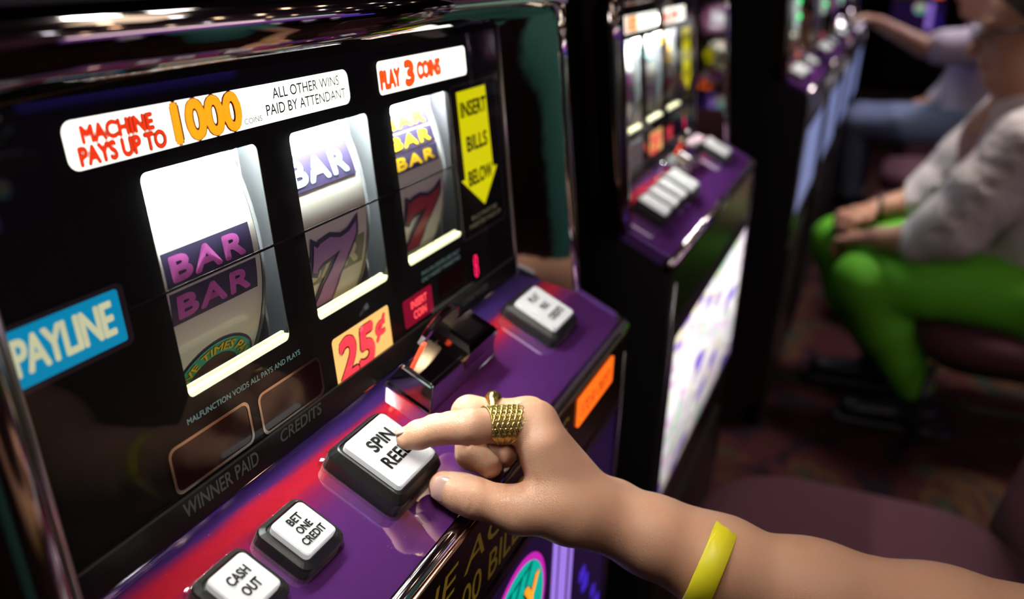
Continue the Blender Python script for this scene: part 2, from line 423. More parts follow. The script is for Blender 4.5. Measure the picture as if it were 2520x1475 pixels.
def reels(t):
    for k, (a, b) in enumerate(WIN):
        cx = (a+b)/2; fr = reelframe(cx); x0, x1 = -.039, .039
        mb = MB(fr); n = 72
        loops = [[(x0, 5*i, 0), (x1, 5*i, 0)] for i in range(n)]
        pts = [p for l in loops for p in l]; mb.add(pts, [(2*i, 2*i+1, (2*i+3) % (2*n), (2*i+2) % (2*n)) for i in range(n)], True)
        r = mb.build('reel', STRIP, t)
        P = lambda x, y, z: T((x, y, z))
        for s, xx in ((-1, cx+x0), (1, cx+x1)):
            mb = MB(P)
            def ring(rr, x): return [(x, RY-rr*math.cos(2*math.pi*i/72), RC+rr*math.sin(2*math.pi*i/72)) for i in range(72)]
            mb.loft([ring(RR-.030, xx+s*.0004), ring(RR+.0006, xx+s*.0004), ring(RR+.0016, xx+s*.0012), ring(RR+.0006, xx+s*.0030), ring(RR-.030, xx+s*.0032)], False, False)
            mb.build('reel_rim', mat('reel_rim_grey', (.16, .17, .19), .3, .3), r)
            MB(P).loft([ring(RR-.034, xx+s*.002), ring(RR-.060, xx+s*.002)], False, False).build('reel_spokes', RFLANGE, r)
        if k < 3:   # steel mechanism plate beside each reel
            MB(P).box(cx+.0465, cx+.0485, .020, .24, -.02, .142).build('mechanism_plate', RFLANGE, r)
        if k == 0:
            barsym(fr, -.033, .034, -2.0, 6.5, NAVY, PINK, r); barsym(fr, -.033, .0345, -10.9, -3.0, NAVY, PINK, r)
            # arched bonus badge at the bottom
            def badge(rad, c, m, nm, thick=None):
                mb = MB(fr); pts = []
                for i in range(25):
                    th = math.pi*i/24; pts.append((.003+rad*math.cos(th)*1.0, -32.6+math.degrees(rad*.78*math.sin(th)/RR), c))
                mb.add(pts, [tuple(range(25))]); return mb.build(nm, m, r)
            badge(.0345, .0003, NAVY, 'badge_outline'); badge(.0325, .0006, TEAL, 'badge'); badge(.0205, .0009, mat('print_brown', (.10, .05, .04), .4), 'badge_centre')
            def arc(x, y, c):
                rad = .0225+y; th = math.pi/2-x/.0265
                return (.003+rad*math.cos(th), -32.6+math.degrees(rad*.80*math.sin(th)/RR), c)
            mb = MB(fr); text(mb, 'FIVE TIMES PAY', -.037, 0, .037, .0072, .0012, bold=.02, fn=arc); mb.build('badge_lettering', YEL, r)
        if k == 1:
            barsym(fr, -.037, .0345, 8.4, 18.6, NAVY, TEALW, r)
            barsym(fr, -.036, .0355, -20.0, -10.2, mat('print_grey', (.22, .22, .16), .4), CREAM, r)
            seven(fr, -.026, .0235, -28.8, -6.6, .0010, r, (NAVY, LILAC))
        if k == 2:
            for a0, a1 in ((15.9, 21.6), (9.3, 15.2), (2.7, 8.6)): barsym(fr, -.034, .0345, a0, a1, NAVY, YEL, r)
            seven(fr, -.022, .0295, -26.8, -7.0, .0010, r, (NAVY, MAROON))
def signs(s1, s2, pq, t):
    c = -.0014
    mb = MB(G); text(mb, 'MACHINE', -.0555, .1299, -.0130, .1379, c, bold=.070); text(mb, 'PAYS UP TO', -.0590, .1203, -.0070, .1290, c, bold=.070); mb.build('lettering_outline', INK, s1)
    mb = MB(G); text(mb, 'MACHINE', -.0555, .1299, -.0130, .1379, c+.0002, bold=.042); text(mb, 'PAYS UP TO', -.0590, .1203, -.0070, .1290, c+.0002, bold=.042); mb.build('red_lettering', REDL, s1)
    mb = MB(G); text(mb, '1000', -.0010, .1203, .0492, .1399, c, bold=.075); mb.build('numeral_outline', mat('print_brown_red', (.20, .01, .01), .5), s1)
    mb = MB(G); text(mb, '1000', -.0010, .1203, .0492, .1399, c+.0002, bold=.045); mb.build('numerals', ORGL, s1)
    mb = MB(G); text(mb, 'COINS', .0505, .1216, .0655, .1246, c); text(mb, 'ALL OTHER WINS', .0775, .1320, .1440, .1380, c+.0001, bold=.006); text(mb, 'PAID BY ATTENDANT', .0700, .1235, .1495, .1295, c+.0001, bold=.006)
    mb.build('small_lettering', GREYINK, s1)
    mb = MB(G)
    for wd, a, b, h0_, h1 in (('PLAY', .1925, .2200, .1226, .1350), ('3', .2262, .2400, .1212, .1385), ('COINS', .2440, .2812, .1240, .1362)):
        text(mb, wd, a, h0_, b, h1, c, bold=.075)
    mb.build('lettering_outline', mat('print_brown_red', (.20, .01, .01), .5), s2)
    mb = MB(G)
    for wd, a, b, h0_, h1 in (('PLAY', .1925, .2200, .1226, .1350), ('3', .2262, .2400, .1212, .1385), ('COINS', .2440, .2812, .1240, .1362)):
        text(mb, wd, a, h0_, b, h1, c+.0002, bold=.050)
    mb.build('red_lettering', glow('lit_red_orange_lettering', (1.0, .12, .012), .85), s2)
    mb = MB(G); text(mb, 'PLAYER MAY PLAY', .288, .1310, .320, .1325, c, bold=-.005); text(mb, '1 TO 3 COINS', .288, .1285, .318, .1300, c, bold=-.005); mb.build('small_lettering', mat('pale_ink', (.5, .5, .42), .5), s2)
    mb = MB(G)
    text(mb, '25', .0985, -.0580, .1430, -.0285, c, bold=.062, space=1.02, shear=.12); text(mb, '\u00a2', .1450, -.0460, .1600, -.0290, c, bold=.06, shear=.1)
    mb.build('price_outline', DKRED, pq)
    mb = MB(G)
    text(mb, '25', .0985, -.0580, .1430, -.0285, c+.0002, bold=.036, space=1.02, shear=.12); text(mb, '\u00a2', .1450, -.0460, .1600, -.0290, c+.0002, bold=.03, shear=.1)
    mb.build('price_numerals', PINKRED, pq)
    # arrow sign
    g1 = .0002
    fr_ = MB(G).slab(rrect(.2885, -.0140, .3735, .1130, .004), g1-.0004, g1-.0001, [rrect(.2900, -.0125, .3720, .1115, .0035)]).build('bill_sign_frame', mat('sign_outline_ink', (.10, .07, .08), .3, .3), t)
    mb = MB(G); mb.slab([(.3005, .1072), (.3535, .1072), (.3560, .0370), (.3640, .0362), (.3335, .0085), (.2950, .0362), (.3020, .0362)][::-1], -.0007, .0001)
    ar = mb.build('arrow_sign', YSIGN, t)
    mb = MB(G)
    for wd, y0, y1, x0, x1 in (('INSERT', .0860, .0985, .3040, .3520), ('BILLS', .0575, .0700, .3095, .3485), ('BELOW', .0290, .0415, .3070, .3530)):
        text(mb, wd, x0, y0, x1, y1, g1+.0001, bold=.03)
    mb.build('lettering', INK, ar)
    mb = MB(G); text(mb, 'BILLS MUST BE', .3060, .0002, .3560, .0036, g1, bold=.01); text(mb, 'INSERTED FACE UP', .3010, -.0062, .3630, -.0028, g1, bold=.01)
    mb.build('bill_note_lettering', mat('faint_tan_print', (.16, .14, .10), .4, emit=(.35, .28, .18), es=.30), t)
    # payline label
    MB(G).slab(rrect(-.150, .0352, -.0538, .0660, .004), -.0006, 0).build('payline_label_border', mat('label_border', (.05, .04, .055), .35), t)
    pl = MB(G).slab(rrect(-.148, .0382, -.0578, .0636, .0015), -.0004, .0004).build('payline_label', SKYB, t)
    mb = MB(G); text(mb, 'PAYLINE', -.1155, .0436, -.0628, .0595, .0006, bold=.03, space=.9); mb.build('lettering', LBLC, pl)
    # small prints
    mb = MB(G); text(mb, 'MALFUNCTION VOIDS ALL PAYS AND PLAYS', -.0345, -.0193, .0612, -.0160, g1, bold=.01)
    text(mb, 'PAYS ON CENTER LINE ONLY', .2142, -.0192, .2775, -.0160, g1, bold=.0); text(mb, 'ONLY HIGHEST WINNER PAID', .2132, -.0243, .2775, -.0211, g1)
    mb.build('malfunction_lettering', FAINT, t)
    for wd, x0, y0, x1, y1, sh in (('WINNER PAID', -.0512, -.0650, .0078, -.0565, 0), ('CREDITS', .0285, -.0632, .0700, -.0558, .15), ('COINS PLAYED', .2700, -.0640, .3200, -.0595, 0)):
        mb = MB(G); text(mb, wd, x0, y0, x1, y1, .0022, bold=.014, shear=sh); mb.build('sill_lettering', FAINT2, t)
    # displays
    for (x0, y0, x1, y1, fm) in ((-.0505, -.0510, .0090, -.0268, 1), (.0188, -.0525, .0770, -.0282, 1), (.2385, -.0476, .2832, -.0290, 0)):
        d = MB(G).slab(rrect(x0, y0, x1, y1, .004), -.0006, .0001).build('display', DISP, t)
        if fm: MB(G).slab(rrect(x0-.0012, y0-.0012, x1+.0012, y1+.0012, .005), -.0004, .0006, [rrect(x0+.0005, y0+.0005, x1-.0005, y1-.0005, .004)]).build('display_frame', FRAMEP, d)
    d = MB(G).slab(rrect(.2945, -.0525, .3130, -.0272, .004), -.0006, .0001).build('digit_display', DISP, t)
    mb = MB(G)
    for (x0, y0, x1, y1) in ((.3068, -.0388, .3080, -.0318), (.3068, -.0475, .3080, -.0402), (.3018, -.0388, .3030, -.0318), (.3018, -.0475, .3030, -.0402), (.3032, -.0312, .3066, -.0300), (.3032, -.0401, .3066, -.0389), (.3032, -.0490, .3066, -.0478)):
        mb.box(x0, x1, y0, y1, .0002, .0004)
    mb.build('digit_segment', DIGIT, d)
    ic = MB(G).slab(rrect(.1830, -.0510, .2262, -.0295, .002), -.0006, .0001).build('insert_coin_sign', REDP, t)
    mb = MB(G); text(mb, 'INSERT', .1935, -.0390, .2175, -.0330, .0003, bold=.02); text(mb, 'COIN', .1960, -.0478, .2150, -.0415, .0003, bold=.02); mb.build('lettering', REDT, ic)

def bezel(t):
    P = lambda x, y, z: T((x, y, z))
    # sill under the displays: thin black glass lip
    MB(G).box(-.118, .3868, -.0713, -.0545, .0005, .0020).build('glass_sill', mat('sill_black', (.006, .006, .006), .3, spec=.3), t)
    MB(G).box(-.118, .3868, -.0547, -.0541, .0005, .0021).build('sill_edge', mat('sill_edge_grey', (.05, .05, .045), .4), t)
    # right and left flared side cheeks
    for s, xi, xo, yo in ((1, .3868, .4204, -.0436), (-1, -.1180, -.1400, -.030)):
        mb = MB(P)
        zb0, zb1 = DK0, DK0-abs(yo)*math.tan(DT)
        mb.add([(xi, 0, zb0), (xo, yo, zb1), (xo, yo, .178), (xi, 0, .157)], [(0, 1, 2, 3)])
        mb.build('side_cheek', MIRROR, t)
        mb = MB(P); lip = []
        n = 10
        ww = .0105 if s > 0 else .034
        for z, y in ((zb1-.001, yo), (-.03, yo), (.05, yo), (.12, yo), (.178, yo)):
            lo = []
            for i in range(n+1):
                a = math.pi*i/n
                lo.append((xo+s*ww/2*(1-math.cos(a)), yo-.006*math.sin(a)*(1 if s > 0 else 2.0), z))
            lo += [(xo+s*ww, yo+.03, z), (xo, yo+.03, z)]
            lip.append(lo)
        mb.loft(lip, smooth=True); mb.build('bezel_lip', CHROME if s > 0 else DCHROME, t)
        MB(P).tube([(xi-s*.001, -.0008, zb0), (xi-s*.001, -.0008, .156)], .0018, 8).build('glass_channel', mat('channel_pale_metal', (.62, .62, .50), .3, .8), t)
    # chrome brow above the glass
    mb = MB(P); prof = []
    for i in range(17):
        a = math.radians(-100+200*i/16)
        prof.append((-.030-.022*math.cos(a), .1735+.0152*math.sin(a)*1.0))
    prof = [(0.0, .1508), (-.0085, .1572), (-.014, .1580)]+prof[1:]+[(0.0, .190)]
    mb.loft([[(XL+.004, y, z) for y, z in prof], [(XR+.002, y, z) for y, z in prof]], smooth=True)
    mb.build('brow', mat('brow_chrome', (.42, .38, .38), .06, 1.), t)
def deck(t):
    P = lambda x, y, z: T((x, y, z))
    mb = MB(D); mb.slab([(XL+.0, .0), (XR-.0, .0), (XR-.0, -.1075), (XL, -.1075)][::-1], -.010, 0); mb.build('button_deck', DECKM, t)
    mb = MB(D); mb.box(-.118, .3868, -.0012, -.0001, 0, .0006); mb.build('deck_edge_trim', CHROME, t)
    # rounded chrome nosing along the front
    mb = MB(D); loops = []
    prof = []
    for i in range(13):
        a = math.radians(90-200*i/12); prof.append((-.1085-.0085*math.cos(a), -.0090+.0092*math.sin(a)))
    prof += [(-.105, -.0190), (-.105, .0)]
    mb.loft([[(XL-.001, y, z) for y, z in prof], [(XR+.001, y, z) for y, z in prof]], smooth=True); mb.build('deck_nosing', mat('nosing_chrome', (.50, .44, .46), .09, 1.), t)
    MB(D).box(XL-.001, XL+.006, -.100, 0, -.012, .0012).build('deck_side_trim', mat('side_trim_purple', (.16, .06, .30), .25, .4), t)
    MB(D).box(XR-.006, XR+.001, -.100, -.040, -.012, .0012).build('deck_side_trim', mat('side_trim_purple', (.16, .06, .30), .25, .4), t)
def coin_head(t):
    # chrome coin entry: stepped block with a semicircular guide fin
    x0, x1, v0, v1 = .1405, .2480, .0060, .0440
    mb = MB(D); h1, h2 = .019, .027
    def ring(a, b, c, d, h): return [(a, -d, h), (b, -d, h), (b, -c, h), (a, -c, h)]
    mb.loft([ring(x0-.002, x1+.001, v0-.002, v1+.001, 0), ring(x0, x1, v0, v1, .003), ring(x0+.0035, x1-.0035, v0+.0035, v1-.0075, h1-.0015), ring(x0+.005, x1-.005, v0+.005, v1-.010, h1)])
    o = mb.build('coin_entry', CHROME, t)
    mb = MB(D); mb.loft([ring(x0+.052, x1-.001, v0, v1-.002, .002), ring(x0+.054, x1-.003, v0+.002, v1-.006, h2-.003), ring(x0+.0585, x1-.0065, v0+.005, v1-.0105, h2)])
    mb.build('coin_entry_block', CHROME, o)
    for q in (o,):
        md = q.modifiers.new('bevel', 'BEVEL'); md.width = .0012; md.segments = 2
    # guide fin
    mb = MB(lambda a, b, c=0: D(a, b, c)); n = 16
    def fin(y, r, cx=.1900, h=.0185):
        return [(cx+r*math.cos(math.radians(-10+200*i/n)), y, h+.003+r*math.sin(math.radians(-10+200*i/n))) for i in range(n+1)]
    mb.loft([fin(-.0120, .0270), fin(-.0110, .0300), fin(-.0075, .0300), fin(-.0062, .0270)], smooth=False); mb.build('coin_guide', CHROME, o)
    mb = MB(D); mb.box(.1570, .1625, -.0135, -.0115, .0190, .0330); mb.build('coin_slot_lamp', glow('lit_red_slot', (1.0, .09, .03), 1.3), o)
    MB(D).box(.205, .232, -.030, -.012, .0268, .0274).build('block_top_plate', mat('polished_plate', (.9, .9, .92), .12, 1.), o)  # bright top plate of the coin block, paler than the chrome

def lower_front(t, variant=1):
    MB(F).slab([(XL+.010, -1.02), (XR-.010, -1.02), (XR-.010, -.004), (XL+.010, -.004)], -.012, -.0005).build('front_panel', mat('front_panel_black', (.012, .008, .008), .25), t)
    if variant == 1:
        bp = MB(F).slab(rrect(-.145, -.0725, .412, -.0045, .003), -.0004, .0030).build('bill_panel', mat('bill_panel_dark', (.018, .009, .008), .18, noise=(30, (.03, .012, .01), .6)), t)
        mb = MB(F); text(mb, 'MACHINE ACCEPTS', -.1430, -.0350, .2560, -.0160, .0032, bold=-.01, shear=.22); text(mb, '$10 $20 $50 $100 BILLS', -.1400, -.0690, .1700, -.0440, .0032, bold=.0, shear=.1)
        mb.build('gold_lettering', mat('gold_print', (.42, .28, .03), .35, emit=(.5, .32, .03), es=.10), bp)
        MB(F).tube([(-.145, -.0045, .003), (.412, -.0045, .003)], .0016, 8).build('panel_trim', mat('bronze_trim', (.45, .26, .18), .2, 1.), bp)
        dsp = MB(F).slab(rrect(.276, -.0385, .372, -.0120, .002), .003, .0045).build('ticket_display', ORNG, t)
        mb = MB(F); text(mb, '5 TO 50  CREDITS', .284, -.0320, .364, -.0200, .0047, bold=.01); mb.build('lettering', mat('display_ink', (.35, .03, .0), .5, emit=(.4, .02, 0), es=.3), dsp)
    mb = MB(F); y0, y1 = (-.40, -.0830) if variant == 1 else (-.352, -.108)
    bg = mb.slab(rrect(-.135, y0, .402, y1, .006), -.0004, .0030).build('belly_glass', glow('lit_belly_purple', (.012, .004, .035), .7) if variant == 1 else belly_material(), t)
    MB(F).slab(rrect(-.142, y0-.007, .409, y1+.007, .008), -.0003, .0050, [rrect(-.135, y0, .402, y1, .006)]).build('belly_frame', mat('belly_frame_purple', (.14, .10, .17), .25, .8), t)
    if variant == 1:
        lx, ly = .156, -.155
        def E(rx, ry, c, m, nm, cx=lx, cy=ly):
            mb = MB(F); mb.add([(cx+rx*math.cos(2*math.pi*i/40), cy+ry*math.sin(2*math.pi*i/40), c) for i in range(40)], [tuple(range(40))]); return mb.build(nm, m, bg)
        E(.063, .061, .0033, glow('lit_magenta', (.70, .02, .55), .8), 'badge_outline'); E(.057, .055, .0036, glow('lit_teal', (.0, .45, .34), .95), 'badge')
        mb = MB(F); text(mb, 'PAY', lx-.040, ly-.008, lx+.044, ly+.028, .0042, bold=.06); mb.build('lettering_outline', mat('badge_dark', (.05, .01, .03), .5), bg)
        mb = MB(F); text(mb, 'PAY', lx-.040, ly-.008, lx+.044, ly+.028, .0045, bold=.03); mb.build('lettering', glow('lit_amber', (1.0, .38, .02), .9), bg)
        mb = MB(F); text(mb, '777', lx-.028, ly+.031, lx+.030, ly+.047, .0042, bold=.03); mb.build('badge_numerals', glow('lit_deep_teal', (.0, .16, .13), .6), bg)
        for i, (o, wd) in enumerate(((0, .012), (.018, .020), (.046, .008))):
            mb = MB(F); x = .236+o; mb.slab([(x, y0+.01), (x+wd, y0+.01), (x+wd, y1-.012), (x, y1-.012)], .003, .0036); mb.build('light_stripe', glow('lit_violet', (.36, .20, .80), 1.0), bg)
        for i in range(16):
            mb = MB(F); a, c_ = .315+random.random()*.07, y0+.02+random.random()*.22; mb.slab(rrect(a, c_, a+.008+.01*random.random(), c_+.006+.012*random.random(), .002), .0031, .0035+i*.00002)
            mb.build('light_spot', glow('lit_blue', (.06, .02, .60), .9), bg)
    MB(F).slab(rrect(-.10, -.98, .37, -.45, .01), -.0004, .004).build('cash_door', mat('cash_door_black', (.016, .014, .014), .3), t)
    MB(F).tube([(XR-.008, -.03, .001), (XR-.008, -.60, .001)], .0022, 8).build('door_trim', TRIM, t)
    MB(F).tube([(XL+.012, -.03, .001), (XL+.012, -.60, .001)], .0022, 8).build('door_trim', TRIM, t)

def belly_material():
    if 'lit_belly_art' in MATS: return MATS['lit_belly_art']
    m = bpy.data.materials.new('lit_belly_art'); m.use_nodes = True; nt = m.node_tree
    N = nt.nodes.new; L = nt.links.new; b = nt.nodes['Principled BSDF']
    uv = N('ShaderNodeUVMap'); mp = N('ShaderNodeMapping'); mp.inputs['Scale'].default_value = (7, 22, 1); L(uv.outputs[0], mp.inputs[0])
    n = N('ShaderNodeTexNoise'); n.inputs['Scale'].default_value = 1.; n.inputs['Detail'].default_value = 3; L(mp.outputs[0], n.inputs[0])
    sep = N('ShaderNodeSeparateXYZ'); L(uv.outputs[0], sep.inputs[0])
    cr = N('ShaderNodeValToRGB'); L(n.outputs[0], cr.inputs[0]); e = cr.color_ramp.elements
    e[0].position = .30; e[0].color = (.06, .02, .55, 1); e[1].position = .72; e[1].color = (.75, .45, .15, 1)
    for p, c in ((.38, (.22, .10, .75, 1)), (.42, (.95, .80, .45, 1)), (.46, (1, 1, .95, 1)), (.52, (1, 1, 1, 1)), (.56, (.80, .40, .70, 1)), (.60, (.95, 1, .95, 1)), (.65, (.12, .62, .28, 1)), (.68, (.9, .9, .6, 1))): x = e.new(p); x.color = c
    r = N('ShaderNodeMapRange'); r.inputs[1].default_value = -.36; r.inputs[2].default_value = -.20; r.inputs[3].default_value = .25; r.inputs[4].default_value = 1.25; L(sep.outputs[1], r.inputs[0])
    L(cr.outputs[0], b.inputs['Emission Color']); L(r.outputs[0], b.inputs['Emission Strength']); b.inputs['Base Color'].default_value = (.5, .5, .5, 1)
    MATS['lit_belly_art'] = m; return m

BASE = T((.1335, .15, 0)); BASE = Vector((BASE.x, BASE.y, .10))
def make_machine(dx, label, variant):
    WLOC_SAVE = Vector(BASE)
    t = empty('slot_machine', BASE, label, 'slot machine', 'row of reel slot machines')
    s1, s2, pq = machine_body(t); reels(t); signs(s1, s2, pq, t); bezel(t); deck(t); coin_head(t)
    if variant == 1:
        button(t, .0690, .0486, .0455, .0056, [('SPIN', .0235, .0092, .0085), ('REELS', .0300, .0092, -.0055)], 'large white lit button reading spin reels under the fingertip', .0465, .0195)
        button(t, -.0142, .0463, .0285, .0046, [('BET', .0100, .0048, .0072), ('ONE', .0110, .0048, .0004), ('CREDIT', .0180, .0048, -.0064)], 'small white button reading bet one credit', None, .0130)
        button(t, -.0625, .0460, .0285, .0046, [('CASH', .0140, .0055, .0046), ('OUT', .0115, .0055, -.0042)], 'small white button reading cash out', None, .0130)
        button(t, .3350, .0485, .0445, .0060, [('PLAY', .0170, .0066, .0125), ('MAX', .0140, .0066, .0010), ('CREDITS', .0270, .0066, -.0110)], 'white button reading play max credits beside the mirror cheek', .0470, .0160)
    else:
        button(t, .0700, .0500, .0440, .0055, None, None)
        for u in (.0150, -.0300, -.0750): button(t, u, .0490, .0400, .0030, None, None, .0300)
        button(t, .3350, .0485, .0445, .0060, None, None, .0470, .0160)
        MB(G).slab(rrect(-.045, -.066, .045, -.020, .003), .0005, .0020).build('instruction_plate', mat('grey_plate', (.35, .34, .36), .4), t)
        mb = MB(lambda x, y, z: T((x, y, z))); mb.box(XR-.03, XR-.026, -.06, -.058, -.2, -.1)
    lower_front(t, variant)
    t.location = BASE+Vector((dx*S, 0, 0))
    return t
def copy_tree(o, parent=None):
    c = o.copy(); COL.objects.link(c)
    if parent: c.parent = parent
    for ch in list(o.children): copy_tree(ch, c)
    return c
m1 = make_machine(0, 'large slot machine in front with the hand on its spin button and payline sign', 1)
m2 = make_machine(.785, 'second slot machine from the left, out of focus with a glowing belly glass', 2)
rest = []
for dx, lab in ((2.31, 'slot machine behind the black gap, in front of the person in lime green trousers'), (3.10, 'slot machine just beyond the one facing the lime green trousers'),
                (3.89, 'slot machine next to the one the far arm reaches for, on its near side'), (4.68, 'far slot machine that the outstretched arm in white sleeve reaches for')):
    c = copy_tree(m2); c.location = BASE+Vector((dx*S, 0, 0)); c['label'] = lab; rest.append(c)
    for ch in c.children:
        if ch.name.startswith('belly_glass'): ch.data = ch.data.copy(); ch.data.materials[0] = glow('lit_belly_pale_blue', (.30, .38, .75), .38)
em = bpy.data.objects
for c in rest:
    off = Vector(c.location)-BASE
    WLOC[c.name] = Vector(BASE)
    P_ = lambda x, y, z: T((x, y, z))
    e = MB(P_).tube([(-.152, -.052, .035), (-.156, -.056, .180)], .0060, 10).build('edge_light', glow('lit_mint_strip', (.45, .60, .55), .9), c)
    for z in (.06, .098, .136): MB(P_).tube([(-.1535, -.0585, z), (-.1535, -.0590, z+.012)], .0045, 8).build('green_lamp', glow('lit_green_lamp', (.0, .9, .18), 2.2), e)
# ------------------------------------------------------------------ the room
FZ = 0.10
def carpet():
    m = bpy.data.materials.new('patterned_carpet'); m.use_nodes = True; nt = m.node_tree; N = nt.nodes.new; L = nt.links.new
    b = nt.nodes['Principled BSDF']; tc = N('ShaderNodeTexCoord')
    n = N('ShaderNodeTexNoise'); n.inputs['Scale'].default_value = 3.2; n.inputs['Detail'].default_value = 3; n.inputs['Distortion'].default_value = 2.2; L(tc.outputs['Object'], n.inputs[0])
    cr = N('ShaderNodeValToRGB'); L(n.outputs[0], cr.inputs[0]); e = cr.color_ramp.elements
    e[0].position = .36; e[0].color = (.010, .006, .010, 1); e[1].position = .72; e[1].color = (.05, .03, .010, 1)
    for p, c in ((.45, (.045, .010, .012, 1)), (.52, (.035, .010, .010, 1)), (.58, (.06, .03, .012, 1)), (.62, (.03, .012, .012, 1)), (.67, (.015, .03, .02, 1))): x = e.new(p); x.color = c
    L(cr.outputs[0], b.inputs['Base Color']); b.inputs['Roughness'].default_value = .95; b.inputs['Specular IOR Level'].default_value = .1
    v = N('ShaderNodeTexNoise'); v.inputs['Scale'].default_value = 260; L(tc.outputs['Object'], v.inputs[0])
    bp = N('ShaderNodeBump'); bp.inputs['Strength'].default_value = .5; bp.inputs['Distance'].default_value = .004; L(v.outputs[0], bp.inputs['Height']); L(bp.outputs[0], b.inputs['Normal'])
    return m
X0, X1, Y0, Y1, ZC = -3.5, 10.5, -5.0, 1.6, 3.2
tag(MB().box(X0, X1, Y0, Y1, FZ-.1, FZ).build('floor', carpet()), kind='structure')
tag(MB().box(X0, X1, Y0, Y1, ZC, ZC+.1).build('ceiling', mat('ceiling_dark', (.14, .09, .09), .8)), kind='structure')
WALLM = mat('wall_dark_red', (.10, .045, .045), .8)
tag(MB().box(X0, X1, Y1, Y1+.1, FZ-.1, ZC+.1).build('wall_back', WALLM), kind='structure')
tag(MB().box(X0, X1, Y0-.1, Y0, FZ-.1, ZC+.1).build('wall_front', WALLM), kind='structure')
tag(MB().box(X0-.1, X0, Y0-.1, Y1+.1, FZ-.1, ZC+.1).build('wall_left', WALLM), kind='structure')
tag(MB().box(X1, X1+.1, Y0-.1, Y1+.1, FZ-.1, ZC+.1).build('wall_right', WALLM), kind='structure')
# unseen lamps and glowing panels, added for the chrome to mirror
cols = [(1, .72, .42), (1, .80, .55), (.9, .9, 1.0), (1, .6, .35)]
def added_downlight(x, y, c, s, r=.07):  # unseen ceiling lamp, added for chrome reflections and fill
    t = empty('added_downlight', (x, y, ZC-.012), 'added round ceiling lamp above the aisle, out of view', 'lamp', 'added ceiling lamps')
    MB().loft([[(x+rr*math.cos(2*math.pi*i/20), y+rr*math.sin(2*math.pi*i/20), z) for i in range(20)] for rr, z in ((r*1.25, ZC), (r*1.25, ZC-.012), (r, ZC-.012))], True, False).build('lamp_ring', CHROME, t)
    MB().add([(x+r*math.cos(2*math.pi*i/20), y+r*math.sin(2*math.pi*i/20), ZC-.010) for i in range(20)], [tuple(range(20))]).build('lamp_lens', glow('added_downlight_%d' % c, cols[c], s), t)
for i, x in enumerate((-2.2, -1.2, -.3, .6, 1.5, 2.6, 3.8, 5.4)):
    for j, y in enumerate((-3.6, -2.3, -1.3)): added_downlight(x+.3*((i+j) % 2), y, (i+2*j) % 4, 16)
def added_panel(x0, x1, y, z, h, c, s, nm, lab):  # unseen glowing panel, added as a reflection for the chrome brow
    o = MB().box(x0, x1, y, y+.06, z, z+h).build('added_light_panel', glow(nm, c, s)); tag(o, lab, 'light panel')
added_panel(-3.2, .9, -4.9, 2.62, .36, (1.0, .80, .85), 3.5, 'added_pinkish_glow', 'added pinkish white glowing panel high on the front wall, mirrored in the chrome')
added_panel(1.1, 3.4, -4.9, 2.62, .14, (.55, .9, .80), 3.0, 'added_mint_glow', 'added mint green glowing panel high on the front wall, mirrored in the chrome')
added_panel(-3.2, 3.8, -4.9, 2.44, .10, (.55, .05, .30), 2.5, 'added_magenta_glow', 'added thin magenta glowing panel under the white one')
added_panel(-3.2, 4.6, -4.9, 1.80, .55, (.16, .07, .36), 1.6, 'added_violet_glow', 'added wide violet glowing panel along the front wall')
added_panel(3.2, 5.6, -4.9, 1.2, .5, (.08, .05, .60), 1.2, 'added_blue_glow', 'added deep blue glowing panel at the right of the front wall')
def far_copy(src, x, y, rz, lab, grp):
    c = copy_tree(src); c.location = (x, y, FZ); c.rotation_euler = (0, 0, rz); c['label'] = lab; c['group'] = grp; return c
for x in (-1.6, -.8, .1, .9, 1.8, 2.7): far_copy(m1, x, -4.2, math.pi, 'slot machine of the opposite row, facing the front row', 'opposite row of slot machines')
for y, l in ((-1.95, 'rightmost'), (-1.15, 'middle'), (-.35, 'leftmost')): far_copy(m1, 9.4, y, -math.pi/2, 'blurred slot machine at the far end of the aisle, %s one' % l, 'slot machines at the end of the aisle')

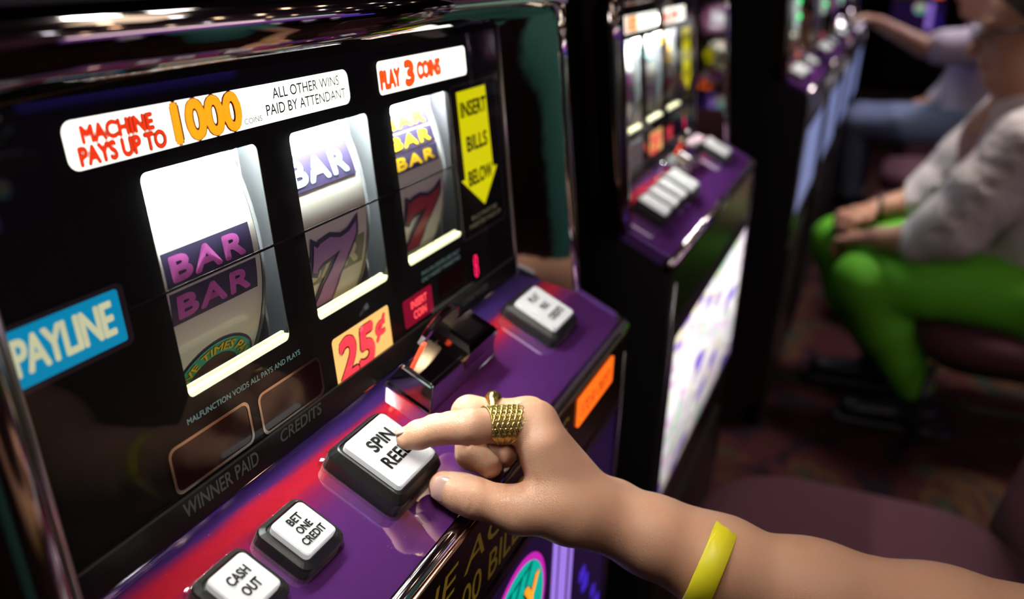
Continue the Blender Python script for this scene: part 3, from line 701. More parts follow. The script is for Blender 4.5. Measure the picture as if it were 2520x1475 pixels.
# ------------------------------------------------------------------ smooth bodies: a distance field meshed with surface nets
class Field:
    def __init__(self, lo, hi, h):
        self.lo = np.array(lo, np.float32); self.h = h
        self.n = np.ceil((np.array(hi)-np.array(lo))/h).astype(int)+1
        self.rs = 1.0; self.F = np.full(self.n, .03, np.float32)
    def sub(self, mn, mx):
        a = np.maximum(np.floor((mn-self.lo)/self.h).astype(int), 0); b = np.minimum(np.ceil((mx-self.lo)/self.h).astype(int)+1, self.n)
        if (b <= a).any(): return None
        sl = tuple(slice(i, j) for i, j in zip(a, b))
        ax = [self.lo[k]+self.h*np.arange(a[k], b[k], dtype=np.float32) for k in range(3)]
        return sl, ax[0][:, None, None], ax[1][None, :, None], ax[2][None, None, :]
    @staticmethod
    def dist(X, Y, Z, a, b, ra, rb, flat=None):
        a = np.array(a, np.float32); b = np.array(b, np.float32); d = b-a; L = float(d@d)+1e-12
        px, py, pz = X-a[0], Y-a[1], Z-a[2]
        t = np.clip((px*d[0]+py*d[1]+pz*d[2])/L, 0, 1)
        qx, qy, qz = px-t*d[0], py-t*d[1], pz-t*d[2]
        if flat is not None:      # (direction, squash): thinner along direction
            m, k = np.array(flat[0], np.float32), flat[1]; m = m/np.linalg.norm(m)
            s = (qx*m[0]+qy*m[1]+qz*m[2])*(1/k-1)
            qx, qy, qz = qx+s*m[0], qy+s*m[1], qz+s*m[2]
        return np.sqrt(qx*qx+qy*qy+qz*qz)-(ra+t*(rb-ra))
    def cone(self, a, b, ra, rb=None, k=.004, flat=None, cut=False, grp=None):
        rb = ra if rb is None else rb
        if not cut: ra, rb = ra*self.rs, rb*self.rs
        m = max(ra, rb)*(1.0 if flat is None else max(1, flat[1]))+max(k, self.h)*2.5+.002
        a, b = np.array(a), np.array(b)
        r = self.sub(np.minimum(a, b)-m, np.maximum(a, b)+m)
        if r is None: return self
        sl, X, Y, Z = r; d = self.dist(X, Y, Z, a, b, ra, rb, flat); F = self.F[sl]
        if cut:
            d = -d; hh = np.maximum(k-np.abs(F-d), 0)/k; self.F[sl] = np.maximum(F, d)+hh*hh*k*.25
        else:
            hh = np.maximum(k-np.abs(F-d), 0)/k; self.F[sl] = np.minimum(F, d)-hh*hh*k*.25
        return self
    def chain(self, P, R, k=.004, flat=None):
        """a limb built apart, then merged with the body by k"""
        R = [q*self.rs for q in R]; mn = np.min(P, 0)-max(R)-k*2-.006; mx = np.max(P, 0)+max(R)+k*2+.006
        r = self.sub(mn, mx)
        if r is None: return self
        sl, X, Y, Z = r; D = None
        for i in range(len(P)-1):
            d = self.dist(X, Y, Z, P[i], P[i+1], R[i], R[i+1], flat)
            if D is None: D = d
            else:
                kk = .35*min(R[i], R[i+1]); hh = np.maximum(kk-np.abs(D-d), 0)/kk; D = np.minimum(D, d)-hh*hh*kk*.25
        F = self.F[sl]; hh = np.maximum(k-np.abs(F-D), 0)/k; self.F[sl] = np.minimum(F, D)-hh*hh*k*.25
        return self
    def ball(self, c, r, k=.004, flat=None, cut=False): return self.cone(c, np.array(c)+1e-5, r, r, k, flat, cut)
    def mesh(self, name, m, parent=None, smooth_iter=0):
        F = self.F; s = F < 0
        nx, ny, nz = F.shape
        c = np.zeros((nx-1, ny-1, nz-1), np.uint8)
        for i in (0, 1):
            for j in (0, 1):
                for k in (0, 1): c += s[i:nx-1+i, j:ny-1+j, k:nz-1+k]
        act = np.argwhere((c > 0) & (c < 8)); idx = -np.ones(c.shape, np.int32); idx[tuple(act.T)] = np.arange(len(act))
        acc = np.zeros((len(act), 3)); cnt = np.zeros(len(act))
        cs = [(i, j, k) for i in (0, 1) for j in (0, 1) for k in (0, 1)]
        for p in cs:
            for ax in range(3):
                if p[ax]: continue
                q = list(p); q[ax] = 1
                A = F[tuple((act+p).T)]; B = F[tuple((act+q).T)]; x = (A < 0) != (B < 0)
                t = np.where(x, A/np.where(x, A-B, 1), 0)
                pos = np.tile(np.array(p, float), (len(act), 1)); pos[:, ax] = t
                acc[x] += pos[x]; cnt[x] += 1
        V = (act+acc/cnt[:, None])*self.h+self.lo
        quads = []
        for ax in range(3):
            u, v = [(1, 2), (2, 0), (0, 1)][ax]
            a = [slice(None)]*3; b = [slice(None)]*3; a[ax] = slice(0, -1); b[ax] = slice(1, None)
            e = s[tuple(a)] != s[tuple(b)]
            E = np.argwhere(e); E = E[(E[:, u] > 0) & (E[:, v] > 0) & (E[:, u] < F.shape[u]-1) & (E[:, v] < F.shape[v]-1)]
            du = np.zeros(3, int); du[u] = 1; dv = np.zeros(3, int); dv[v] = 1
            Q = np.stack([idx[tuple((E-du-dv).T)], idx[tuple((E-dv).T)], idx[tuple(E.T)], idx[tuple((E-du).T)]], 1)
            fl = ~s[tuple(E.T)]; Q[fl] = Q[fl][:, ::-1]
            quads.append(Q)
        Q = np.concatenate(quads); off = np.array(parent_world(parent))
        me = bpy.data.meshes.new(name); me.vertices.add(len(V)); me.vertices.foreach_set('co', (V-off).astype(np.float32).ravel())
        me.loops.add(len(Q)*4); me.loops.foreach_set('vertex_index', Q.ravel().astype(np.int32))
        me.polygons.add(len(Q)); me.polygons.foreach_set('loop_start', np.arange(0, len(Q)*4, 4, dtype=np.int32)); me.polygons.foreach_set('loop_total', np.full(len(Q), 4, np.int32))
        me.polygons.foreach_set('use_smooth', np.ones(len(Q), bool)); me.update(calc_edges=True); me.validate()
        me.materials.append(m); o = bpy.data.objects.new(name, me); COL.objects.link(o)
        if parent: o.parent = parent
        WLOC[o.name] = Vector(off)
        return o
# ------------------------------------------------------------------ the player: arm and hand at the spin button
def skin_material(name, col, sss=.25):
    m = bpy.data.materials.new(name); m.use_nodes = True; nt = m.node_tree; N = nt.nodes.new; L = nt.links.new
    b = nt.nodes['Principled BSDF']; tc = N('ShaderNodeTexCoord')
    n = N('ShaderNodeTexNoise'); n.inputs['Scale'].default_value = 45; n.inputs['Detail'].default_value = 4; L(tc.outputs['Object'], n.inputs[0])
    mx = N('ShaderNodeMix'); mx.data_type = 'RGBA'; mx.inputs[6].default_value = (*col, 1)
    mx.inputs[7].default_value = (col[0]*.97, col[1]*.80, col[2]*.74, 1); L(n.outputs[0], mx.inputs[0]); L(mx.outputs[2], b.inputs['Base Color'])
    b.inputs['Roughness'].default_value = .42; b.inputs['Subsurface Weight'].default_value = sss; b.inputs['Subsurface Radius'].default_value = (1, .35, .18)
    b.inputs['Subsurface Scale'].default_value = .005
    v = N('ShaderNodeTexVoronoi'); v.inputs['Scale'].default_value = 1500; L(tc.outputs['Object'], v.inputs[0])
    n2 = N('ShaderNodeTexNoise'); n2.inputs['Scale'].default_value = 260; n2.inputs['Detail'].default_value = 3; L(tc.outputs['Object'], n2.inputs[0])
    ad = N('ShaderNodeMath'); ad.operation = 'MULTIPLY_ADD'; L(n2.outputs[0], ad.inputs[0]); ad.inputs[1].default_value = 1.6; L(v.outputs[0], ad.inputs[2])
    bp = N('ShaderNodeBump'); bp.inputs['Strength'].default_value = .28; bp.inputs['Distance'].default_value = .0004; L(ad.outputs[0], bp.inputs['Height']); L(bp.outputs[0], b.inputs['Normal'])
    MATS[name] = m; return m
SKIN = skin_material('skin', (.71, .43, .29))
NAIL = mat('fingernail', (.60, .36, .32), .2, coat=.6)
GOLD = mat('gold', (.72, .55, .20), .24, 1.)
GOLDD = mat('gold_filigree', (.60, .46, .15), .34, 1.)
V3 = lambda *a: np.array(a, float)
CRT, CUP, CBK = V3(.3979, -.9174, .0006), V3(.333, .145, .9317), V3(-.8549, -.3705, .3632)
J = dict(i_tip=V3(0.0637, -0.0565, 1.0161), i_dip=V3(0.0708, -0.0711, 1.0214), i_pip=V3(0.0756, -0.0877, 1.0241), i_mcp=V3(0.1031, -0.1137, 1.0177), m_mcp=V3(0.1154, -0.1039, 1.0122), m_pip=V3(0.1019, -0.074, 1.0155), m_dip=V3(0.0908, -0.0803, 0.9971), m_tip=V3(0.0874, -0.0932, 0.9946), r_mcp=V3(0.1249, -0.097, 1.0042), r_pip=V3(0.1117, -0.0723, 1.0031), r_dip=V3(0.1048, -0.0811, 0.9917), r_tip=V3(0.1043, -0.0944, 0.9912), p_mcp=V3(0.133, -0.0924, 0.9974), p_pip=V3(0.12, -0.0779, 0.9933), p_dip=V3(0.1135, -0.086, 0.9885), p_tip=V3(0.1139, -0.0952, 0.9895), wrist=V3(0.1052, -0.1513, 0.9679), wrist_b=V3(0.1177, -0.1509, 0.9603), cmc=V3(0.0895, -0.1395, 0.9758), t_mcp=V3(0.0745, -0.116, 0.9807), t_ip=V3(0.068, -0.0931, 0.9864), t_tip=V3(0.066, -0.0772, 0.9899), web1=V3(0.0933, -0.1214, 1.0102), web2=V3(0.0854, -0.1324, 0.9826), palm1=V3(0.1014, -0.1181, 0.9999), palm2=V3(0.0982, -0.1427, 0.9742), palm3=V3(0.1171, -0.1096, 0.9917), f1=V3(0.112, -0.1779, 0.9568), f2=V3(0.1221, -0.2137, 0.9418), f3=V3(0.1368, -0.2622, 0.9246), f4=V3(0.159, -0.3288, 0.9041), f5=V3(0.189, -0.4104, 0.8845), band=V3(0.1209, -0.2101, 0.9426))
RS = 1.045
person = empty('person', (0.05, -0.72, .10), 'person at right edge in teal top, right hand pressing the spin button, yellow wristband', 'person')
def build_arm():
    f = Field((.045, -.66, .835), (.262, -.035, 1.075), .00125); f.rs = RS
    c = f.cone
    # back of the hand and palm
    for n_, w_, r0 in (('i_mcp', 'wrist', .0098), ('m_mcp', 'wrist', .0098), ('r_mcp', 'wrist_b', .0092), ('p_mcp', 'wrist_b', .0085)):
        c(J[n_], J[w_], r0*.94, .0122, .010)
    c(J['i_mcp'], J['m_mcp'], .0088, .0088, .006); c(J['m_mcp'], J['r_mcp'], .0085, .0082, .006); c(J['r_mcp'], J['p_mcp'], .008, .0075, .006)
    c(J['palm1'], J['palm2'], .0110, .0130, .010); c(J['palm3'], J['palm2'], .010, .013, .010)
    c(J['web1'], J['palm2'], .0074, .0115, .012); c(J['web1'], J['web2'], .0070, .0100, .014)
    c(J['t_mcp'], J['cmc'], .0104, .0128, .009); c(J['cmc'], J['wrist'], .0128, .0138, .010)
    c(J['t_mcp'], J['web2'], .0085, .0100, .010); c(J['web2'], J['cmc'], .009, .0115, .010)
    for a in ('i', 'm', 'r', 'p'):      # stubs that root the fingers
        A, B = J[a+'_mcp'], J[a+'_pip']; c(A, A+(B-A)*.30, .0100 if a in 'im' else .0090, .0090 if a in 'im' else .0080, .006)
    # forearm
    fl = (CBK, 1.0)
    c(J['wrist'], J['f1'], .0142, .0174, .012); c(J['wrist_b'], J['f1']+V3(.012, .002, -.006), .0130, .0160, .012)
    c(J['f1'], J['f2'], .0172, .0222, .014); c(J['f2'], J['f3'], .0222, .0282, .014); c(J['f3'], J['f4'], .0282, .0345, .014); c(J['f4'], J['f5'], .0345, .0380, .014)
    c(J['f1']+V3(.012, .002, -.006), J['f2']+V3(.012, .002, -.004), .0160, .0200, .014)
    # fingers
    mid = lambda a, b, t=.5: J[a]+(J[b]-J[a])*t
    f.chain([mid('i_mcp', 'i_pip', .10), mid('i_mcp', 'i_pip', .55), J['i_pip'], mid('i_pip', 'i_dip', .55), J['i_dip'], mid('i_dip', 'i_tip', .65), J['i_tip']],
            [.0094, .0088, .0092, .0079, .0077, .0073, .0058], .0030)
    f.chain([mid('m_mcp', 'm_pip', .10), mid('m_mcp', 'm_pip', .55), J['m_pip'], mid('m_pip', 'm_dip', .5), J['m_dip'], J['m_tip']], [.0098, .0090, .0093, .0083, .0083, .0063], .0022)
    f.chain([mid('r_mcp', 'r_pip', .10), mid('r_mcp', 'r_pip', .55), J['r_pip'], mid('r_pip', 'r_dip', .5), J['r_dip'], J['r_tip']], [.0088, .0082, .0086, .0076, .0076, .0060], .0020)
    f.chain([mid('p_mcp', 'p_pip', .10), mid('p_mcp', 'p_pip', .55), J['p_pip'], mid('p_pip', 'p_dip', .5), J['p_dip'], J['p_tip']], [.0076, .0070, .0074, .0064, .0064, .0052], .0020)
    f.chain([mid('t_mcp', 't_ip', .0), mid('t_mcp', 't_ip', .5), J['t_ip'], mid('t_ip', 't_tip', .5), J['t_tip'], J['t_tip']+(J['t_tip']-J['t_ip'])*.10], [.0104, .0096, .0100, .0096, .0080, .0068], .0060)
    c(J['f5'], V3(.212, -.475, .905), .0380, .0400, .012); c(V3(.212, -.475, .905), V3(.135, -.62, 1.055), .0400, .046, .012)
    # bumps: knuckles, wrist bone
    f.ball(J['i_mcp']+CUP*.0030, .0066, .006); f.ball(J['wrist_b']+V3(.004, -.006, .010), .008, .008)
    # creases: thin grooves across the joints
    def crease(P, ax, side, r, w=.0007, span=1.2, dep=.00075, slant=0.):
        ax = ax/np.linalg.norm(ax); side = side-ax*(side@ax); side /= np.linalg.norm(side); up = np.cross(ax, side)
        r = r*RS; pts = [P+side*r*math.cos(a)+up*r*math.sin(a)+ax*slant*a for a in np.linspace(-span, span, 7)]
        for a, b in zip(pts[:-1], pts[1:]): f.cone(a, b, w, w, .0012, cut=True)
    ia = J['i_pip']-J['i_dip']
    for o, rr in ((-.0050, .0093), (-.0022, .0098), (.0012, .0100), (.0046, .0098)): crease(J['i_pip']+ia/np.linalg.norm(ia)*o, ia, CUP+CBK*.25, rr, .0005, .85)
    for o in (-.0022, .0006, .0028): crease(J['i_dip']+ia/np.linalg.norm(ia)*o, ia, CUP+CBK*.2, .0084, .00045, .65)
    crease(J['i_pip'], ia, -CUP+CBK*.4, .0098, .0006, .6)
    ta = J['t_mcp']-J['t_ip']
    crease(J['t_ip'], ta, CBK, .0111, .0005, .45)
    crease(J['m_dip'], J['m_tip']-J['m_dip'], CUP+CBK, .0088, .0005, .6)
    return f.mesh('body', SKIN, person)
arm = build_arm()
def nail(name, centre, axis, normal, ln, wd, rad, label=None):
    axis = axis/np.linalg.norm(axis); normal = normal-axis*(normal@axis); normal /= np.linalg.norm(normal); side = np.cross(axis, normal)
    n, m = 13, 13; pts = []; fs = []
    for layer in (0, 1):
        for i in range(n):
            u = -1+2*i/(n-1)
            for j in range(m):
                v = -1+2*j/(m-1)
                # squircle map keeps the corners round
                uu = u*math.sqrt(max(0, 1-.38*v*v)); vv = v*math.sqrt(max(0, 1-.32*u*u))
                a = vv*wd/2/rad; drop = rad*(1-math.cos(a))+(.0009*max(0, uu)**2)
                h = (.0006 if layer == 0 else -.0006)
                p = centre+axis*uu*ln/2+side*rad*math.sin(a)+normal*(h-drop)
                pts.append(p)
    for i in range(n-1):
        for j in range(m-1):
            a = i*m+j; fs.append((a, a+1, a+m+1, a+m)); o = n*m; fs.append((o+a, o+a+m, o+a+m+1, o+a+1))
    border = [(0, j) for j in range(m)]+[(i, m-1) for i in range(1, n)]+[(n-1, j) for j in range(m-2, -1, -1)]+[(i, 0) for i in range(n-2, 0, -1)]
    B = [i*m+j for i, j in border]
    for k in range(len(B)): a, b = B[k], B[(k+1) % len(B)]; fs.append((a, a+n*m, b+n*m, b))
    mb = MB(); mb.add([tuple(p) for p in pts], fs, True, True); o = mb.build(name, NAIL, arm)
    if label: tag(o, label)
    return o
ti = (J['t_tip']-J['t_ip']); nd_ = CBK*1.0+CUP*.12-CRT*.30
nail('fingernail', J['t_tip']-ti/np.linalg.norm(ti)*.0025+(nd_/np.linalg.norm(nd_))*.0086, ti, nd_, .0150, .0150, .0102, 'thumb nail facing the camera')
ii = (J['i_tip']-J['i_dip']); nn = CUP*1.0-CRT*.35+CBK*.10
ii_n = ii/np.linalg.norm(ii); nn = nn-ii_n*(nn@ii_n); nn /= np.linalg.norm(nn)
nail('fingernail', J['i_tip']-ii_n*.0004+nn*.0060, ii, nn, .0115, .0100, .0070, 'index fingernail touching the button')

def ring_band():
    A, B = J['i_pip'], J['i_mcp']; ax = (B-A)/np.linalg.norm(B-A); c0 = A+(B-A)*.50
    tw = CBK-ax*(CBK@ax); tw /= np.linalg.norm(tw); up = np.cross(ax, tw)
    if up@CUP < 0: up = -up
    r0 = .0096; nt, nw = 300, 96; V = []; fs = []
    def width(t):
        d = math.degrees(t)           # 0 faces the camera, 90 is the top of the finger
        e = max(0, abs(d-52)-80)/78; return .0225*(1-.80*min(1, e)**.8)
    for i in range(nt):
        t = 2*math.pi*i/nt-math.pi+math.radians(52); w = width(t)
        for j in range(nw):
            s = -1+2*j/(nw-1)
            if abs(math.degrees(t)-52) < 82:   # filigree of overlapping scales and beads
                arc_ = r0*(t); row = arc_/.0027; k = math.floor(row); fr_ = row-k; colm = s*w/2/.0030+(.5 if k % 2 else 0); fc = colm-math.floor(colm)-.5
                dd = math.hypot(fc*1.9, (fr_-.0)*1.0); h = .00042 if abs(dd-.82) < .13 else 0
                for (bx, by) in ((0, .30), (-.13, .48), (.13, .48), (0, .62)):
                    if math.hypot(fc-bx, (fr_-by)) < .085: h = .0004
                if abs(abs(s)-.97) < .03: h = .0003+.0002*math.sin(arc_*9000)
                if abs(dd-.60) < .05: h = .0002
            else:
                h = .00035*max(0, math.cos(s*math.pi*5.0))*min(1, w/.010)
            rr = r0+.0006+h
            V.append(c0+ax*s*w/2+(tw*math.cos(t)+up*math.sin(t))*rr)
    N_ = nt*nw
    for i in range(nt):
        t = 2*math.pi*i/nt-math.pi+math.radians(52); w = width(t)
        for s in (-1, 1): V.append(c0+ax*s*w/2+(tw*math.cos(t)+up*math.sin(t))*(r0-.0004))
    for i in range(nt):
        k = (i+1) % nt
        for j in range(nw-1): fs.append((i*nw+j, i*nw+j+1, k*nw+j+1, k*nw+j))
        fs.append((i*nw, k*nw, N_+2*k, N_+2*i)); fs.append((i*nw+nw-1, N_+2*i+1, N_+2*k+1, k*nw+nw-1)); fs.append((N_+2*i, N_+2*k, N_+2*k+1, N_+2*i+1))
    mb = MB(); mb.add([tuple(v) for v in V], fs, True, True); return tag(mb.build('ring', GOLDD, person), 'wide gold filigree ring on the index finger')
ring_band()
def dome_ring():
    A, B = J['m_mcp'], J['m_pip']; ax = (B-A)/np.linalg.norm(B-A); c0 = A+(B-A)*.62; r0 = .0096
    tw = CUP-ax*(CUP@ax); tw /= np.linalg.norm(tw); sd = np.cross(ax, tw); V = []; fs = []; nt, nw = 48, 12
    for i in range(nt):
        t = 2*math.pi*i/nt; k = max(0, math.cos(t))**3; w = .0030+.0068*k; th = .0010+.0034*k
        for j in range(nw):
            s = 2*math.pi*j/nw; V.append(c0+ax*math.cos(s)*w/2+(tw*math.cos(t)+sd*math.sin(t))*(r0+th*max(-.2, math.sin(s))))
    for i in range(nt):
        for j in range(nw): a, b, k, l = i*nw+j, i*nw+(j+1) % nw, ((i+1) % nt)*nw+(j+1) % nw, ((i+1) % nt)*nw+j; fs.append((a, b, k, l))
    mb = MB(); mb.add([tuple(v) for v in V], fs, True, True); return tag(mb.build('ring', GOLD, person), 'domed gold ring on the middle finger')
dome_ring()
def wristband():
    c0 = J['band']; ax = (J['f2']-J['f1']); ax /= np.linalg.norm(ax)
    tw = CBK-ax*(CBK@ax); tw /= np.linalg.norm(tw)
    nrm = ax*math.cos(.30)+tw*math.sin(.30); u = CUP-nrm*(CUP@nrm); u /= np.linalg.norm(u); v = np.cross(nrm, u); V = []; fs = []; nt = 72
    prof = [(-.0066, 0), (-.0062, .0009), (0, .0012), (.0062, .0009), (.0066, 0), (.0062, -.0005), (-.0062, -.0005)]
    for i in range(nt):
        t = 2*math.pi*i/nt; R = .0258
        for a, r in prof: V.append(c0+nrm*a+(u*math.cos(t)*.97+v*math.sin(t)*1.12)*(R+r))
    n = len(prof)
    for i in range(nt):
        for j in range(n): fs.append((i*n+j, i*n+(j+1) % n, ((i+1) % nt)*n+(j+1) % n, ((i+1) % nt)*n+j))
    mb = MB(); mb.add([tuple(p) for p in V], fs, True, True); o = tag(mb.build('wristband', mat('yellow_rubber', (.88, .78, .02), .42, noise=(25, (.80, .70, .02), .5)), person), 'yellow rubber wristband')
    return o
wristband()
# ------------------------------------------------------------------ the player's sleeve and torso, outside the frame, seen in the mirror cheek
def player_rest():
    f = Field((-.36, -1.0, .50), (.34, -.50, 1.42), .010)
    f.cone((-.02, -.78, .62), (-.03, -.76, 1.16), .135, .150, .05, flat=((0, 1, 0), .8)); f.cone((-.16, -.76, 1.20), (.10, -.74, 1.20), .07, .07, .05)
    f.chain([V3(.09, -.73, 1.20), V3(.125, -.64, 1.07)], [.062, .056], .03)
    return f.mesh('teal_top', mat('teal_cotton', (.12, .42, .34), .8, bump=(300, .3, .002)), person)
def upper_arm():
    f = Field((.10, -.62, .82), (.30, -.34, 1.12), .005)
    f.chain([J['f4'], J['f5'], V3(.21, -.49, .915), V3(.205, -.545, 1.04)], [.0345, .0385, .042, .048], .01)
    return f
# ------------------------------------------------------------------ chairs
MARO = mat('maroon_fabric', (.075, .016, .030), .85, bump=(500, .4, .002)); FRAMEK = mat('black_chair_metal', (.012, .012, .012), .4)
BRASS = mat('brass_edge', (.22, .17, .05), .35, .8)
def chair(cx, fy, zs, w, d, label, back=True, rz=0., under=MARO):
    t = empty('chair', (cx, fy-d/2, FZ), label, 'chair', 'maroon chairs at the machines')
    x0, x1, y1, y0 = cx-w/2, cx+w/2, fy, fy-d
    def R(ins, z): return [(x, y, z) for x, y in rrect(x0+ins, y0+ins, x1-ins, y1-ins, .13-ins*.6 if w > .3 else .05, 6)]
    MB().loft([R(.012, zs-.075), R(0, zs-.060), R(0, zs-.018), R(.012, zs-.005), R(.05, zs)], smooth=True).build('seat', MARO, t)
    MB().loft([R(.03, zs-.105), R(.015, zs-.076)]).build('seat_pan', FRAMEK, t)
    def bk(ins, off, n=9):
        a = []; 
        for i in range(n):
            u = -1+2*i/(n-1); a.append((u, ))
        return a
    mb = MB(); loops = []
    for k in range(9):
        v = k/8; z = zs-.02+.50*v; yy = y0+.015-.10*v; hw = w/2*(1-.22*max(0, v-.55)**1.5*2)
        lo = []
        for i in range(13): u = -1+2*i/12; lo.append((cx+u*hw, yy-.035*(1-u*u)+.03-.0*v, z))
        for i in range(13): u = 1-2*i/12; lo.append((cx+u*hw*.99, yy-.035*(1-u*u)-.03, z))
        loops.append(lo)
    mb.loft(loops, smooth=True); mb.build('backrest', MARO, t)
    for s in (-1, 1):
        MB().tube([(cx+s*(w/2+.004), y0+.05, zs-.09), (cx+s*(w/2+.006), y0+.01, zs+.05), (cx+s*(w/2), y0-.06, zs+.38), (cx+s*w*.42, y0-.085, zs+.48)], .011, 8).build('back_frame', BRASS, t)
        for yy, dy in ((y1-.05, .03), (y0+.05, -.05)):
            MB().tube([(cx+s*(w/2-.05), yy, zs-.10), (cx+s*(w/2-.01), yy+dy, FZ+.012)], .012, 8).build('leg', FRAMEK, t)
        MB().tube([(cx+s*(w/2-.02), y1-.03, FZ+.14), (cx+s*(w/2-.02), y0+.02, FZ+.14)], .009, 8).build('stretcher', FRAMEK, t)
    return t
chair(.725, -.09, .53, .41, .43, 'empty maroon chair in the foreground, right behind the forearm')
chair(2.08, -.40, .425, .46, .44, 'chair that the person in lime green trousers sits on')
chair(2.80, -.24, .50, .46, .42, 'empty maroon chair with the bright phone, nearest behind the lap')
chair(3.46, -.26, .50, .46, .42, 'empty maroon chair just before the far person in jeans')
chair(4.12, -.30, .50, .46, .42, 'maroon chair that the far person in jeans sits on')
ph = empty('smartphone', (2.72, -.30, .50), 'bright glowing phone lying on the maroon chair seat', 'phone')
MB().loft([z3(rrect(2.60, -.40, 2.72, -.33, .01), .5015), z3(rrect(2.60, -.40, 2.72, -.33, .01), .510)]).build('case', BLACK, ph)
MB().loft([z3(rrect(2.604, -.396, 2.716, -.334, .008), .510), z3(rrect(2.604, -.396, 2.716, -.334, .008), .511)]).build('screen', glow('phone_screen', (.75, .80, 1.0), 1.6), ph)

# ------------------------------------------------------------------ seated people further along the row
SKIN2 = skin_material('tanned_skin', (.50, .27, .17), .1)
WHITE = mat('white_shirt', (.72, .66, .64), .8, noise=(7, (.60, .54, .53), .6), bump=(22, .6, .02))
LIME = mat('lime_fabric', (.12, .50, .015), .75, bump=(14, .4, .012)); JEANS = mat('blue_denim', (.16, .19, .30), .8, bump=(30, .3, .01))
HAIR = mat('dark_brown_hair', (.035, .018, .010), .7); SHOE = mat('black_shoe', (.015, .015, .018), .35)
def fingers(f, palm, d, side, up, L=.085):
    """four curled fingers and a thumb; d: pointing direction, side: across, up: back of the hand"""
    for i, (o, l) in enumerate(((-.028, .90), (-.009, 1.0), (.010, .94), (.028, .76))):
        a = palm+side*o; b = a+d*L*.42*l; c_ = b+(d*.55-up*.85)*L*.32*l; e = c_+(-d*.35-up*.9)*L*.26*l
        f.chain([a, b, c_, e], [.0105, .010, .0092, .0078], .003)
    a = palm-side*.03-d*.02; f.chain([a, a-side*.020+d*.028, a-side*.004+d*.055-up*.012], [.013, .011, .009], .006)
def face(f, c, fw, up, sd, R=.098):
    """head at c looking along fw"""
    f.ball(c+up*.02-fw*.012, R, .02, flat=(sd, .80)); f.cone(c-up*.045+fw*.030, c-up*.085+fw*.052, .056, .036, .04, flat=(sd, .9))
    f.cone(c+fw*.080+up*.006, c+fw*.106-up*.028, .010, .0155, .012)                     # nose
    f.cone(c+fw*.088-up*.056-sd*.018, c+fw*.088-up*.056+sd*.018, .009, .009, .008); f.cone(c+fw*.084-up*.070-sd*.014, c+fw*.084-up*.070+sd*.014, .009, .009, .008)
    f.cone(c+fw*.099-up*.063-sd*.022, c+fw*.099-up*.063+sd*.022, .0035, .0035, .004, cut=True)
    for s in (-1, 1):
        f.ball(c+fw*.098+up*.012+sd*s*.033, .013, .014, cut=True); f.ball(c+fw*.079+up*.010+sd*s*.032, .013, .004)
        f.cone(c+fw*.082+up*.032+sd*s*.014, c+fw*.072+up*.032+sd*s*.048, .008, .007, .01)
        f.cone(c+sd*s*.080-fw*.012+up*.018, c+sd*s*.080-fw*.006-up*.026, .012, .009, .006, flat=(sd, .5))
    f.ball(c-up*.098+fw*.060, .020, .02)
